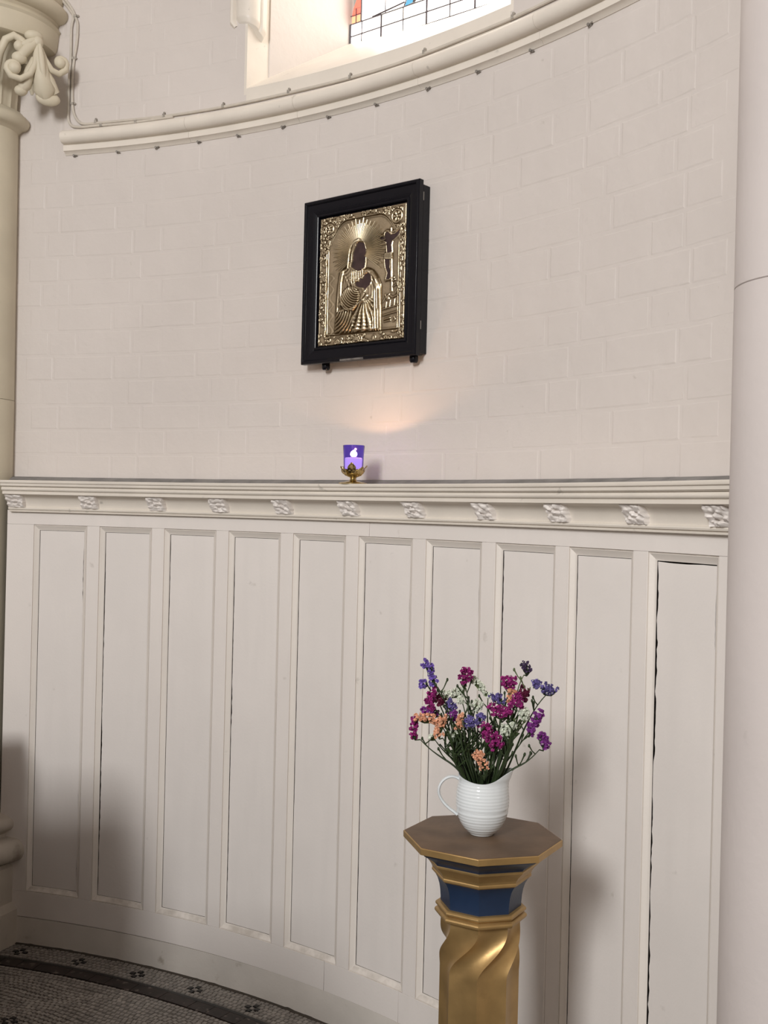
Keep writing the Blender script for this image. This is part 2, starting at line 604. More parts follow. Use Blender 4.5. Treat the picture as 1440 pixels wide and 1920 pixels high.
GD = 0.45
mb = MB()
n = 14
vs_, fs_ = [], []
for i in range(n + 1):
    t = i / n
    for d, z in ((0.0, SILL - 0.05), (0.0, SILL), (0.10, SILL + 0.070), (GD, SILL + 0.300), (GD, SILL - 0.05)):
        sh = {0.0: 0, 0.10: 0.35, GD: 2.2}[d]
        a = (W0 + sh) * (1 - t) + (W1 - sh) * t
        vs_.append(pol(a, RB + d, z))
for i in range(n):
    for k in range(5):
        fs_.append((i * 5 + k, (i + 1) * 5 + k, (i + 1) * 5 + (k + 1) % 5, i * 5 + (k + 1) % 5))
fs_ += [tuple(range(5)), tuple(n * 5 + k for k in range(4, -1, -1))]
mb.add(vs_, fs_)
mb.build('window_sill', LEDGEP, win)
for sgn, A in ((1, W0), (-1, W1)):
    mb = MB()
    pts = [pol(A, RB + 0.0), pol(A + sgn * 0.35, RB + 0.10), pol(A - sgn * 0.4, RB + 0.10), pol(A - sgn * 0.3, RB + 0.001)]
    planpoly(mb, pts, SILL - 0.02, 4.4)
    mb.build('reveal', LEDGEP, win, smooth=0)
    mb = MB()
    pts = [pol(A + sgn * 0.42, RB + 0.095), pol(A + sgn * 2.2, RB + GD), pol(A + sgn * 0.1, RB + GD + .02), pol(A - sgn * 0.4, RB + 0.095)]
    planpoly(mb, pts, SILL + 0.0, 4.4)
    mb.build('jamb', BRICKP, win, smooth=0)
    # moulded shaft on the arris that stops above the sill
    mb = MB()
    zb = 3.035

    def q(da, dr):
        return pol(A - sgn * da, RB + dr)
    prof = [q(1.36, 0.004), q(1.33, -.006), q(1.22, -.011), q(1.08, -.010), q(0.98, -.003), q(0.95, 0.001), q(0.80, -.008),
            q(0.5, -.013), q(0.15, -.014), q(-.15, -.010), q(-.38, 0.0), q(-.52, 0.013), q(-.56, 0.026), q(-.50, 0.034),
            q(-.62, 0.038), q(-.66, 0.05), q(-.60, 0.060), q(-.30, 0.07), q(0.6, 0.05)]
    nL = 10
    vs_, fs_ = [], []
    m_ = len(prof)
    anch = q(0.0, 0.02)
    for i in range(nL + 1):
        t = i / nL
        if i < 6:
            zz = zb + 0.045 * t / 0.5
        else:
            zz = zb + 0.045 + (4.35 - zb) * ((i - 5) / 5)
        for j, pp in enumerate(prof):
            s = 1.0
            z2 = zz
            if i < 6:
                kx = j / (m_ - 1)
                z2 = zb + (0.045 * (1 - abs(kx - 0.35) * 1.3)) * 1.0 + (zz - zb) * 0.5
                if kx > 0.65:
                    z2 -= 0.05 * (kx - 0.65)
                s = 0.80 + 0.20 * min(1, i / 4)
            pq = anch + (pp - anch) * s
            vs_.append((pq.x, pq.y, z2))
    for i in range(nL):
        for k in range(m_):
            fs_.append((i * m_ + k, i * m_ + (k + 1) % m_, (i + 1) * m_ + (k + 1) % m_, (i + 1) * m_ + k))
    fs_ += [tuple(range(m_ - 1, -1, -1)), tuple(nL * m_ + k for k in range(m_))]
    mb.add(vs_, fs_)
    mb.build('arris_moulding', LEDGEP, win)

# leaded, backlit glass on the chord plane behind the sill
GA = pol(W0 + 2.2, RB + GD - 0.015)
GB = pol(W1 - 2.2, RB + GD - 0.015)
gt = (GB - GA).normalized()
gn = Vector((-gt.y, gt.x))
if (GA + gn - Vector((CX, CY))).length < (GA - Vector((CX, CY))).length:
    gn = -gn
GW = (GB - GA).length
GZ = SILL + 0.270


def pane(poly, m, off=0.0):
    mbp = MB()
    k = len(poly)
    vv = []
    for d in (0.0, 0.004):
        for (u, w) in poly:
            p = GA + gt * u + gn * (d + off)
            vv.append((p.x, p.y, GZ + w))
    ff = [tuple(range(k)), tuple(range(2 * k - 1, k - 1, -1))]
    for i in range(k):
        ff.append((i, i + k, (i + 1) % k + k, (i + 1) % k))
    mbp.add(vv, ff)
    return mbp.build('pane', m, win, smooth=0)


def lead(mbl, pts, r=0.0018):
    pp = []
    for u, w in pts:
        p = GA + gt * u - gn * 0.002
        pp.append((p.x, p.y, GZ + w))
    mbl.tube(pp, r, 6)


mbl = MB()
cols = [0, 0.052, 0.14, 0.235, 0.335, 0.43, 0.53, 0.62, GW]
rows = [0.0, 0.042, 0.085]
rg = random.Random(3)
g_ = 0.0022
for i in range(8):
    for j in range(2):
        m_ = PANE_C if (i + j) % 5 == 3 else PANE_W
        pane([(cols[i] + g_, rows[j] + g_), (cols[i + 1] - g_, rows[j] + g_), (cols[i + 1] - g_, rows[j + 1] - g_),
              (cols[i] + g_, rows[j + 1] - g_)], m_)
for w in rows:
    lead(mbl, [(0, w), (GW, w)], 0.0020)
for i, u in enumerate(cols):
    lead(mbl, [(u, 0), (u, 0.085)], 0.0018 if i % 2 else 0.0034)
# red arched light at the left
ra = [(0.004, 0.089), (0.044, 0.089), (0.044, 0.20), (0.036, 0.185), (0.022, 0.155), (0.010, 0.130), (0.004, 0.115)]
pane([(0.004, 0.089), (0.023, 0.089), (0.023, 0.112), (0.004, 0.112)], PANE_O)
pane([(0.026, 0.089), (0.044, 0.089), (0.044, 0.112), (0.026, 0.112)], PANE_O)
pane([(0.004, 0.115), (0.023, 0.115), (0.023, 0.135), (0.008, 0.135)], PANE_R)
pane([(0.026, 0.115), (0.044, 0.115), (0.044, 0.135), (0.026, 0.135)], PANE_R)
pane([(0.009, 0.138), (0.044, 0.138), (0.044, 0.20), (0.034, 0.185), (0.020, 0.160)], PANE_R)
lead(mbl, [(0.0, 0.114), (0.048, 0.114)], 0.0016)
lead(mbl, [(0.0245, 0.087), (0.0245, 0.137)], 0.0016)
lead(mbl, [(0.048, 0.087), (0.048, 0.21)], 0.0022)
pane([(0.051, 0.089), (0.155, 0.089), (0.155, 0.30), (0.051, 0.30)], PANE_W)
pane([(0.159, 0.089), (0.236, 0.089), (0.262, 0.135), (0.285, 0.19), (0.285, 0.30), (0.159, 0.30)], PANE_W)
pane([(0.240, 0.089), (0.275, 0.094), (0.300, 0.142), (0.320, 0.20), (0.290, 0.19), (0.266, 0.135)], PANE_B)
pane([(0.279, 0.094), (0.33, 0.130), (0.36, 0.20), (0.324, 0.20), (0.304, 0.142)], PANE_G)
pane([(0.284, 0.089), (0.43, 0.089), (0.43, 0.30), (0.365, 0.30), (0.363, 0.20), (0.333, 0.128)], PANE_C)
pane([(0.434, 0.089), (0.53, 0.089), (0.53, 0.30), (0.434, 0.30)], PANE_W)
pane([(0.534, 0.089), (GW, 0.089), (GW, 0.30), (0.534, 0.30)], PANE_W)
lead(mbl, [(0.157, 0.087), (0.157, 0.30)])
lead(mbl, [(0.10, 0.087), (0.157, 0.092), (0.24, 0.10)], 0.003)
lead(mbl, [(0.238, 0.087), (0.264, 0.135), (0.288, 0.20)], 0.002)
lead(mbl, [(0.277, 0.090), (0.302, 0.142), (0.322, 0.20)], 0.002)
lead(mbl, [(0.281, 0.09), (0.331, 0.128), (0.362, 0.20)], 0.002)
lead(mbl, [(0.432, 0.087), (0.432, 0.30)], 0.003)
lead(mbl, [(0.532, 0.087), (0.532, 0.30)], 0.003)
for k in range(4):
    for j in range(3):
        u0, u1 = GW * k / 4, GW * (k + 1) / 4
        w0, w1 = 0.303 + j * 0.3, 0.303 + (j + 1) * 0.3
        pane([(u0 + g_, w0 + g_), (u1 - g_, w0 + g_), (u1 - g_, w1 - g_), (u0 + g_, w1 - g_)],
             [PANE_W, PANE_C, PANE_W][(k + j) % 3])
        lead(mbl, [(u0, w0), (u1, w0)])
        lead(mbl, [(u0, w0), (u0, w1)])
mbl.build('lead_came', LEADM, win)

# ------------------------------------------------------------------ string course
trim = struct('trim_2')
mb = MB()
prof = [(RB + 0.02, 2.712), (RB - 0.002, 2.712), (RB - 0.010, 2.7215), (RB - 0.018, 2.7235), (RB - 0.019, 2.7415),
        (RB - 0.0145, 2.7435), (RB - 0.0145, 2.7455)]
prof += [(RB - 0.022 - x[0], x[1]) for x in arcpts(0, 2.7685, 0.0235, -68, 75, 10)]
prof += [(RB - 0.012, 2.7945), (RB + 0.02, 2.800)]
cuts = [14.85, 24.6, 33.1, 42.3, 51.0, 60.4, 72]
for i in range(len(cuts) - 1):
    mb = MB()
    sweep(mb, prof, cuts[i] + 0.008, cuts[i + 1] - 0.008, 0.7)
    mb.build('string_course_stone', STONEP if False else LEDGEP, trim, smooth=40)

# small bent pins below the string course
hooks = [15.57, 18.9, 21.93, 25.22, 28.3, 31.8, 35.3, 38.95, 42.81, 46.44, 50.21, 54.11]
ordw = ['leftmost', 'second', 'third', 'fourth', 'fifth', 'sixth', 'seventh', 'eighth', 'ninth', 'tenth', 'eleventh', 'twelfth']
pin0 = None
for i, a in enumerate(hooks):
    if pin0 is None:
        mb = MB()
        mb.tube([(0, 0.004, 0), (0, -0.010, 0)], 0.0018, 6)
        mb.tube([(0, -0.009, 0), (0, -0.012, 0)], 0.0038, 8)
        mb.box(-0.006, 0.005, -0.006, 0.002, -0.003, 0.003)
        mb.tube([(0.004, -0.006, 0.001), (0.011, -0.007, 0.0)], 0.002, 6)
        o = mb.build('wall_pin', METALGREY)
        pin0 = o
    else:
        o = pin0.copy()
        COL.objects.link(o)
    o.location = pol(a, RB, 2.709)
    o.rotation_euler = (0, 0.3 * math.sin(i * 2.1), -rad(a))
    tag(o, '%s small grey pin from the left under the curved stone moulding' % ordw[i], 'pin',
        'wall pins below the string course')

# ------------------------------------------------------------------ cables with clips
cabL = [(14.02, 3.271), (14.53, 3.244), (14.95, 3.218), (15.25, 3.192), (15.11, 3.151), (15.12, 3.05), (15.03, 2.975),
        (15.04, 2.888), (15.02, 2.848), (15.12, 2.826), (15.35, 2.813), (15.7, 2.8085), (16.4, 2.806), (17.26, 2.8065),
        (20.24, 2.8045), (22.2, 2.806), (23.2, 2.806)]
cabR = [(14.18, 3.277), (14.73, 3.247), (15.15, 3.217), (15.41, 3.19), (15.59, 3.161), (15.54, 3.098), (15.37, 3.044),
        (15.28, 2.974), (15.33, 2.887), (15.51, 2.849), (15.85, 2.826), (16.27, 2.8165), (17.21, 2.8155),
        (19.69, 2.8145), (22.48, 2.812), (27.11, 2.812), (32.23, 2.814), (36.95, 2.812), (39.74, 2.811),
        (42.52, 2.814), (45.44, 2.817), (48.89, 2.817), (51.78, 2.819), (60, 2.819)]
clipsR = [(15.41, 3.194), (15.32, 3.048), (15.32, 2.89), (17.17, 2.820), (22.48, 2.814), (27.11, 2.814), (32.22, 2.817),
          (36.95, 2.814), (42.52, 2.818), (48.89, 2.819)]
clipsL = [(17.6, 2.8065), (20.28, 2.8045)]


def densify(L, step=0.8):
    out = []
    for i in range(len(L) - 1):
        p0, p1 = L[max(i - 1, 0)], L[i]
        p2, p3 = L[i + 1], L[min(i + 2, len(L) - 1)]
        k = max(3, int(abs(p2[0] - p1[0]) / step))
        for j in range(k):
            t = j / k
            h = [0.5 * ((2 * p1[d]) + (-p0[d] + p2[d]) * t + (2 * p0[d] - 5 * p1[d] + 4 * p2[d] - p3[d]) * t * t +
                        (-p0[d] + 3 * p1[d] - 3 * p2[d] + p3[d]) * t ** 3) for d in (0, 1)]
            out.append(h)
    out.append(L[-1])
    return out


def cable_r(z):
    return RB - 0.0052


clip_me = None
for nm, L, cl, lab in (('cable', cabL, clipsL, 'outer thin painted cable turning the corner by the column capital'),
                       ('cable', cabR, clipsR, 'long painted cable clipped along the top of the curved moulding')):
    t = thing(nm, lab, 'cable', pol(L[0][0], RB, L[0][1]))
    mb = MB()
    mb.tube([pol(a, cable_r(z), z) for a, z in densify(L)], 0.0048, 8)
    mb.build('cable_sheath', CABLEP, t)
    for a, z in cl:
        mb = MB()
        M = Matrix.Translation(pol(a, cable_r(z), z)) @ Matrix.Rotation(-rad(a), 4, 'Z')
        if z > 2.85:
            M = M @ Matrix.Rotation(rad(90), 4, 'Y')
        mb.box(-0.0045, 0.0045, -0.0055, 0.005, -0.0055, 0.0055, M)
        c1 = M @ Vector((0.0, 0.0, 0.0095))
        d1 = M.to_3x3() @ Vector((0, -1, 0))
        mb.tube([c1 - d1 * 0.006, c1 + d1 * 0.001, c1 + d1 * 0.003], [0.0032, 0.0042, 0.0025], 8)
        mb.build('cable_clip', CLIPM, t)

# ------------------------------------------------------------------ wainscot
A_L, A_R = 12.3, 67.5
wains = struct('trim_1')
mb = MB()
slab(mb, A_L, A_R, R + 0.026, RB + 0.002, 0, 1.57, 1.0)
mb.build('backing', DARKGAP, wains)
a0, kk = 14.367, 5.152
PW = 4.16
ZT, ZB = 1.427, 0.180
SPL_A = math.degrees(0.0166 / R)
REC = 0.0124
lefts = [a0 + kk * i for i in range(10)]
widths = [PW, PW, PW, PW, PW, PW, PW, 4.22, 4.22, 4.26]
# stiles
edges = [A_L] + [v for i in range(10) for v in (lefts[i], lefts[i] + widths[i])] + [A_R]
for i in range(11):
    mb = MB()
    slab(mb, edges[2 * i] + (0.004 if i else 0), edges[2 * i + 1] - 0.004, R, R + 0.028, ZB - 0.0, ZT, 1.0)
    mb.build('stile', WOODP, wains, bevel=0.0008)
# rails
for s0, s1 in ((A_L, 40.93), (40.955, A_R)):
    mb = MB()
    slab(mb, s0, s1, R, R + 0.028, ZT + 0.0003, 1.475, 1.0)
    mb.build('top_rail', WOODP, wains, bevel=0.0006)
for s0, s1 in ((A_L + 0.3, 38.2), (38.235, 44.0), (44.02, A_R)):
    mb = MB()
    slab(mb, s0, s1, R, R + 0.028, 0.094, ZB - 0.0003, 1.0)
    mb.build('bottom_rail', WOODP, wains, bevel=0.0006)
# skirting with a ragged foot
mb = MB()
n = 120
vs_, fs_ = [], []
for i in range(n + 1):
    a = A_L + 0.3 + (A_R - A_L - 0.3) * i / n
    zz = 0.004 + 0.004 * noise.noise(Vector((a * 2.3, 0, 0))) + 0.003 * noise.noise(Vector((a * 9, 5, 0)))
    gap = 0.0022 if a < 24 else 0.0022 - (a - 24) * 0.0002 if a < 34 else 0.0002
    for r_, z_ in ((R - 0.0005, zz), (R - 0.0005, 0.094 - gap), (R + 0.028, 0.094 - gap), (R + 0.028, zz)):
        vs_.append(pol(a, r_, z_))
for i in range(n):
    for k in range(4):
        fs_.append((i * 4 + k, (i + 1) * 4 + k, (i + 1) * 4 + (k + 1) % 4, i * 4 + (k + 1) % 4))
fs_ += [(0, 1, 2, 3), (n * 4 + 3, n * 4 + 2, n * 4 + 1, n * 4)]
mb.add(vs_, fs_)
mb.build('skirting_board', SKIRTP, wains)
# mortar and dust line at the foot
mb = MB()
vs_, fs_ = [], []
for i in range(n + 1):
    a = A_L + 0.3 + (A_R - A_L - 0.3) * i / n
    w = 0.006 + 0.006 * abs(noise.noise(Vector((a * 3.1, 7, 0)))) + 0.004 * noise.noise(Vector((a * 11, 9, 0)))
    for r_, z_ in ((R - w, 0.0002), (R - w * 0.3, 0.004), (R + 0.01, 0.005), (R + 0.01, -0.002), (R - w, -0.002)):
        vs_.append(pol(a, r_, z_))
for i in range(n):
    for k in range(5):
        fs_.append((i * 5 + k, (i + 1) * 5 + k, (i + 1) * 5 + (k + 1) % 5, i * 5 + (k + 1) % 5))
mb.add(vs_, fs_)
mb.build('mortar_line', DARKGAP, wains)

# panels: gaps open where the old paint has split (left gap, right gap in mm, start z, end z)
gapsL = {0: [], 1: [(0.9, 1.36, 0.75), (1.6, 1.30, 0.95), (2.6, 0.80, 0.36), (1.0, 0.36, 0.2)], 2: [(0.9, 1.41, 1.1)],
         3: [(1.2, 1.32, 0.95), (2.4, 0.95, 0.80), (1.0, 0.8, 0.25)], 4: [(0.6, 1.41, 0.6)], 5: [(0.7, 1.41, 0.2)],
         6: [(0.6, 1.41, 0.2)], 7: [(2.2, 1.41, 0.95)], 8: [(0.8, 1.40, 1.25), (0.6, 1.2, 0.2)],
         9: [(4.0, 1.40, 1.28), (5.0, 1.28, 1.13), (4.0, 1.13, 0.97), (3.6, 0.90, 0.70), (3.0, 0.68, 0.0), (4.5, 0.6, 0.4)]}
gapsR = {0: [(2.4, 1.36, 1.16), (0.8, 1.16, 1.0), (2.2, 0.55, 0.46), (2.0, 0.32, 0.22)], 1: [(0.5, 1.2, 0.9)],
         5: [(1.6, 1.3, 1.18), (1.0, 1.1, 0.7)], 6: [(1.8, 1.33, 1.2)], 9: [(3.5, 1.37, 1.22), (1.6, 1.2, 1.1)],
         7: [], 2: [], 3: [(0.8, 1.0, 0.4)], 4: [(1.0, 0.6, 0.3)], 8: []}


def gapat(tbl, z, seed):
    g = 0.0
    for w, zt, zb in tbl:
        if zb < z < zt:
            e = min(1, (zt - z) / 0.03, (z - zb) / 0.03)
            g = max(g, w * e * (0.6 + 0.45 * noise.noise(Vector((z * 21, seed, 0))) + 0.55 * noise.noise(Vector((z * 67, seed, 3)))))
    return max(g, 0.0) / 1000


for i in range(10):
    L0, L1 = lefts[i], lefts[i] + widths[i]
    i0, i1 = L0 + SPL_A, L1 - SPL_A
    zt, zb = ZT - 0.0185, ZB + 0.0185
    # panel board with worn edges
    mb = MB()
    nz_, nx_ = 160, 4
    vs_, fs_ = [], []
    for side in (0, 1):
        rr = R + REC + (0.0022 if side else 0.0)
        for j in range(nz_ + 1):
            z = zb + 0.0010 + (zt - zb - 0.0022) * j / nz_
            gl = gapat(gapsL[i], z, i * 3.7)
            gr = gapat(gapsR[i], z, i * 5.1 + 40)
            aL = i0 + math.degrees((gl * 1.25 + 0.0014) / R)
            aR = i1 - math.degrees((gr * 1.4 + 0.0005) / R)
            for k in range(nx_ + 1):
                a = aL + (aR - aL) * k / nx_
                cup = 0.0012 * math.sin(k / nx_ * math.pi) if not side else 0
                z2 = z
                if j == nz_ and i == 9:
                    z2 -= 0.003 * abs(noise.noise(Vector((k * 3.3, 1, 2)))) + 0.001
                vs_.append(pol(a, rr - cup, z2))
    st = (nz_ + 1) * (nx_ + 1)
    W_ = nx_ + 1
    for j in range(nz_):
        for k in range(nx_):
            q0 = j * W_ + k
            fs_.append((q0, q0 + 1, q0 + 1 + W_, q0 + W_))
            fs_.append((st + q0, st + q0 + W_, st + q0 + 1 + W_, st + q0 + 1))
        fs_.append((j * W_, (j + 1) * W_, st + (j + 1) * W_, st + j * W_))
        fs_.append((j * W_ + nx_, st + j * W_ + nx_, st + (j + 1) * W_ + nx_, (j + 1) * W_ + nx_))
    for k in range(nx_):
        fs_.append((k, st + k, st + k + 1, k + 1))
        q0 = nz_ * W_ + k
        fs_.append((q0, q0 + 1, st + q0 + 1, st + q0))
    mb.add(vs_, fs_)
    pn = mb.build('panel', PANELP, wains, smooth=30)
    # splayed moulding round the opening, quirk at the panel
    mb = MB()
    dA = math.degrees(1 / R)
    steps = [(0.0, 0.0), (0.0003, 0.0034), (0.0016, 0.0036), (0.0022, 0.0016), (0.0030, 0.0016), (0.007, 0.0050), (0.012, 0.0082),
             (0.0155, 0.0104), (0.0166, 0.0108), (0.0166, REC - 0.0002), (0.0, REC - 0.0002)]
    loops = []
    for ins, dep in steps:
        ia = ins * dA
        iz = ins * 0.0185 / 0.0166
        pts = []
        m_ = 4
        for k in range(m_ + 1):
            a = (L0 + ia) + (L1 - L0 - 2 * ia) * k / m_
            pts.append(pol(a, R + dep, ZT - iz))
        for k in range(m_, -1, -1):
            a = (L0 + ia) + (L1 - L0 - 2 * ia) * k / m_
            pts.append(pol(a, R + dep, ZB + iz))
        loops.append(pts)
    ln = len(loops[0])
    vs_ = [p for lp in loops for p in lp]
    fs_ = []
    for s in range(len(loops)):
        s2 = (s + 1) % len(loops)
        for k in range(ln):
            fs_.append((s * ln + k, s * ln + (k + 1) % ln, s2 * ln + (k + 1) % ln, s2 * ln + k))
    mb.add(vs_, fs_)
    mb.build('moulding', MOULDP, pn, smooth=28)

# cornice / ledge
CORN = [(-.080, 1.5745), (-.0805, 1.570), (-.079, 1.566), (-.074, 1.5640), (-.0735, 1.557), (-.0700, 1.5545),
        (-.0665, 1.5535)]
CORN += [(-0.0605 + x[0] * -1, x[1]) for x in arcpts(0, 1.5465, 0.0072, 75, -75, 9)]
CORN += [(-.0590, 1.5388), (-.0600, 1.5375), (-.0600, 1.5290), (-.0570, 1.5275), (-.0480, 1.5268), (-.0460, 1.5255)]
CORN += [(-.0460 + .029 * math.sin(rad(90 * t / 7)), 1.5255 - .0395 * (1 - math.cos(rad(90 * t / 7)))) for t in range(1, 8)]
CORN += [(-.0215, 1.4843), (-.0225, 1.4810), (-.0210, 1.4772), (-.0150, 1.4762), (-.0150, 1.4748), (-.0165, 1.4735),
         (-.0160, 1.4700), (-.0120, 1.4690), (-.002, 1.4682)]
prof = [(R + r_, z_) for r_, z_ in CORN] + [(R + 0.03, 1.4682), (RB + 0.0, 1.50), (RB + 0.001, 1.5800), (R - .06, 1.5755)]
mb = MB()
sweep(mb, prof, 12.62, 68.3, 0.6)
mb.build('cornice', LEDGEP, wains, smooth=35)
mb = MB()
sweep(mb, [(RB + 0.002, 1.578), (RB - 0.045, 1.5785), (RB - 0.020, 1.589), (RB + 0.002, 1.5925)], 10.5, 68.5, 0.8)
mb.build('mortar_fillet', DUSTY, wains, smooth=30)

# carved bosses in the cavetto
bang = [13.28, 19.06, 24.43, 29.5, 34.64, 39.89, 44.93, 50.16, 55.39, 60.53, 65.68]
for bi, ba in enumerate(bang):
    rg = random.Random(bi * 7 + 1)
    mb = MB()
    nx_, nz_ = 26, 24
    wA = 1.42
    spin = rg.uniform(0, 6.28)
    petn = [4, 4, 5, 4, 5, 4, 5, 4, 5, 4, 5][bi]
    vs_, fs_ = [], []
    for j in range(nz_ + 1):
        v = j / nz_
        z = 1.4835 + (1.5275 - 1.4835) * v
        base = -.0215 + (-.049 + .0215) * v ** 1.25
        for k in range(nx_ + 1):
            u = k / nx_
            x, y = (u - 0.5) * 2, (v - 0.5) * 2
            rr_ = math.hypot(x, y)
            th = math.atan2(y, x)
            h = 0.0048 + 0.0055 * max(0, math.cos(th * petn / 1 + spin)) * max(0, 1 - abs(rr_ - 0.6) / 0.6)
            h += 0.0070 * math.exp(-(rr_ / 0.25) ** 2) - 0.006 * math.exp(-((rr_ - 0.35) / 0.09) ** 2)
            h += 0.0075 * noise.noise(Vector((x * 2.6 + bi * 5, y * 2.6, 1.3))) + 0.0022 * noise.noise(Vector((x * 7 + bi * 5, y * 7, 4)))
            edge = min(1, (1 - abs(x)) / 0.06, (1 - abs(y)) / 0.06)
            ed = 0.93 + 0.07 * noise.noise(Vector((y * 3, bi, 2)))
            h = h * max(0, edge) ** 0.5 - 0.004 * (1 - max(0, edge))
            a = ba + x * wA / 2 * ed
            vs_.append(pol(a, R + base - h, z))
    W_ = nx_ + 1
    for j in range(nz_):
        for k in range(nx_):
            q0 = j * W_ + k
            fs_.append((q0, q0 + 1, q0 + 1 + W_, q0 + W_))
    # side walls back to the cavetto
    rim = [k for k in range(W_)] + [j * W_ + nx_ for j in range(1, nz_ + 1)] + [nz_ * W_ + k for k in range(nx_ - 1, -1, -1)] + [j * W_ for j in range(nz_ - 1, 0, -1)]
    o_ = len(vs_)
    for q0 in rim:
        p = Vector(vs_[q0])
        d = Vector((p.x - CX, p.y - CY, 0)).normalized()
        vs_.append(p + d * 0.022)
    for k in range(len(rim)):
        k2 = (k + 1) % len(rim)
        fs_.append((rim[k2], rim[k], o_ + k, o_ + k2))
    mb.add(vs_, fs_)
    mb.build('carved_boss', WOODP, wains, smooth=50)

# ------------------------------------------------------------------ column at the left
colm = thing('column', 'cream painted stone column with leaf-carved capital at the left edge', 'column', (-1.436, 3.81, 0))
cc = (-1.436, 3.81)
mb = MB()
mb.lathe([(0.1265, 0.42), (0.1295, 1.2), (0.1285, 1.855), (0.1285, 1.8555)], 64, cc)
mb.build('shaft', STONEP, colm)
mb = MB()
mb.lathe([(0.1272, 1.857), (0.1280, 1.860), (0.1215, 2.70), (0.1205, 2.815)], 64, cc)
mb.build('shaft', STONEP, colm)
mb = MB()
mb.lathe([(0.118, 2.79), (0.135, 2.803)] + [(0.137 + x[0], x[1]) for x in arcpts(0, 2.826, 0.023, -70, 60, 9)] +
         [(0.143, 2.850), (0.138, 2.857), (0.118, 2.866)], 64, cc)
mb.build('astragal', STONEP, colm)
mb = MB()


def bellr(r, a, z):
    return r + 0.004 * max(0, math.cos(a * 18)) ** 2


mb.lathe([(0.112, 2.85), (0.117, 2.93), (0.124, 2.99), (0.145, 3.04), (0.175, 3.070), (0.18, 3.08)], 144, cc, rfun=bellr)
mb.build('bell', STONEP, colm)
mb = MB()
mb.lathe([(0.10, 3.066), (0.236, 3.064), (0.250, 3.070), (0.256, 3.082), (0.2585, 3.10), (0.262, 3.132)] +
         [(0.262, 3.134), (0.268, 3.142), (0.262, 3.150), (0.258, 3.158), (0.262, 3.166)] +
         [(0.268 + x[0], x[1]) for x in arcpts(0, 3.196, 0.027, -65, 65, 8)] +
         [(0.270, 3.226), (0.276, 3.240), (0.272, 3.26), (0.262, 3.275), (0.275, 3.29), (0.30, 3.33), (0.30, 3.45)], 96, cc)
mb.build('abacus', STONEP, colm)


def spiral_lobe(mb, pts, r0, r1, curl_c, curl_r, turns=1.1, side=1, flat=0.55, ball=True):
    """tapering lobe that ends in a curl round curl_c in the leaf plane (x,z), y outward"""
    P_ = [Vector(p) for p in pts]
    last = P_[-1]
    cv = Vector(curl_c)
    a0_ = math.atan2(last.z - cv.z, last.x - cv.x)
    rr0 = math.hypot(last.x - cv.x, last.z - cv.z)
    k = 12
    for i in range(1, k + 1):
        t = i / k
        a = a0_ + side * turns * 2 * math.pi * t
        q = rr0 * (1 - 0.72 * t)
        P_.append(Vector((cv.x + q * math.cos(a), last.y * (1 - t) + cv.y * t, cv.z + q * math.sin(a))))
    m = len(P_)
    rad__ = [r0 + (r1 - r0) * (i / (m - 1)) ** 1.0 for i in range(m)]
    mb.tube(P_, rad__, 10, flat=1.0)
    if ball:
        mb.ball(cv, curl_r, 12, 8, (1, 0.9, 1))


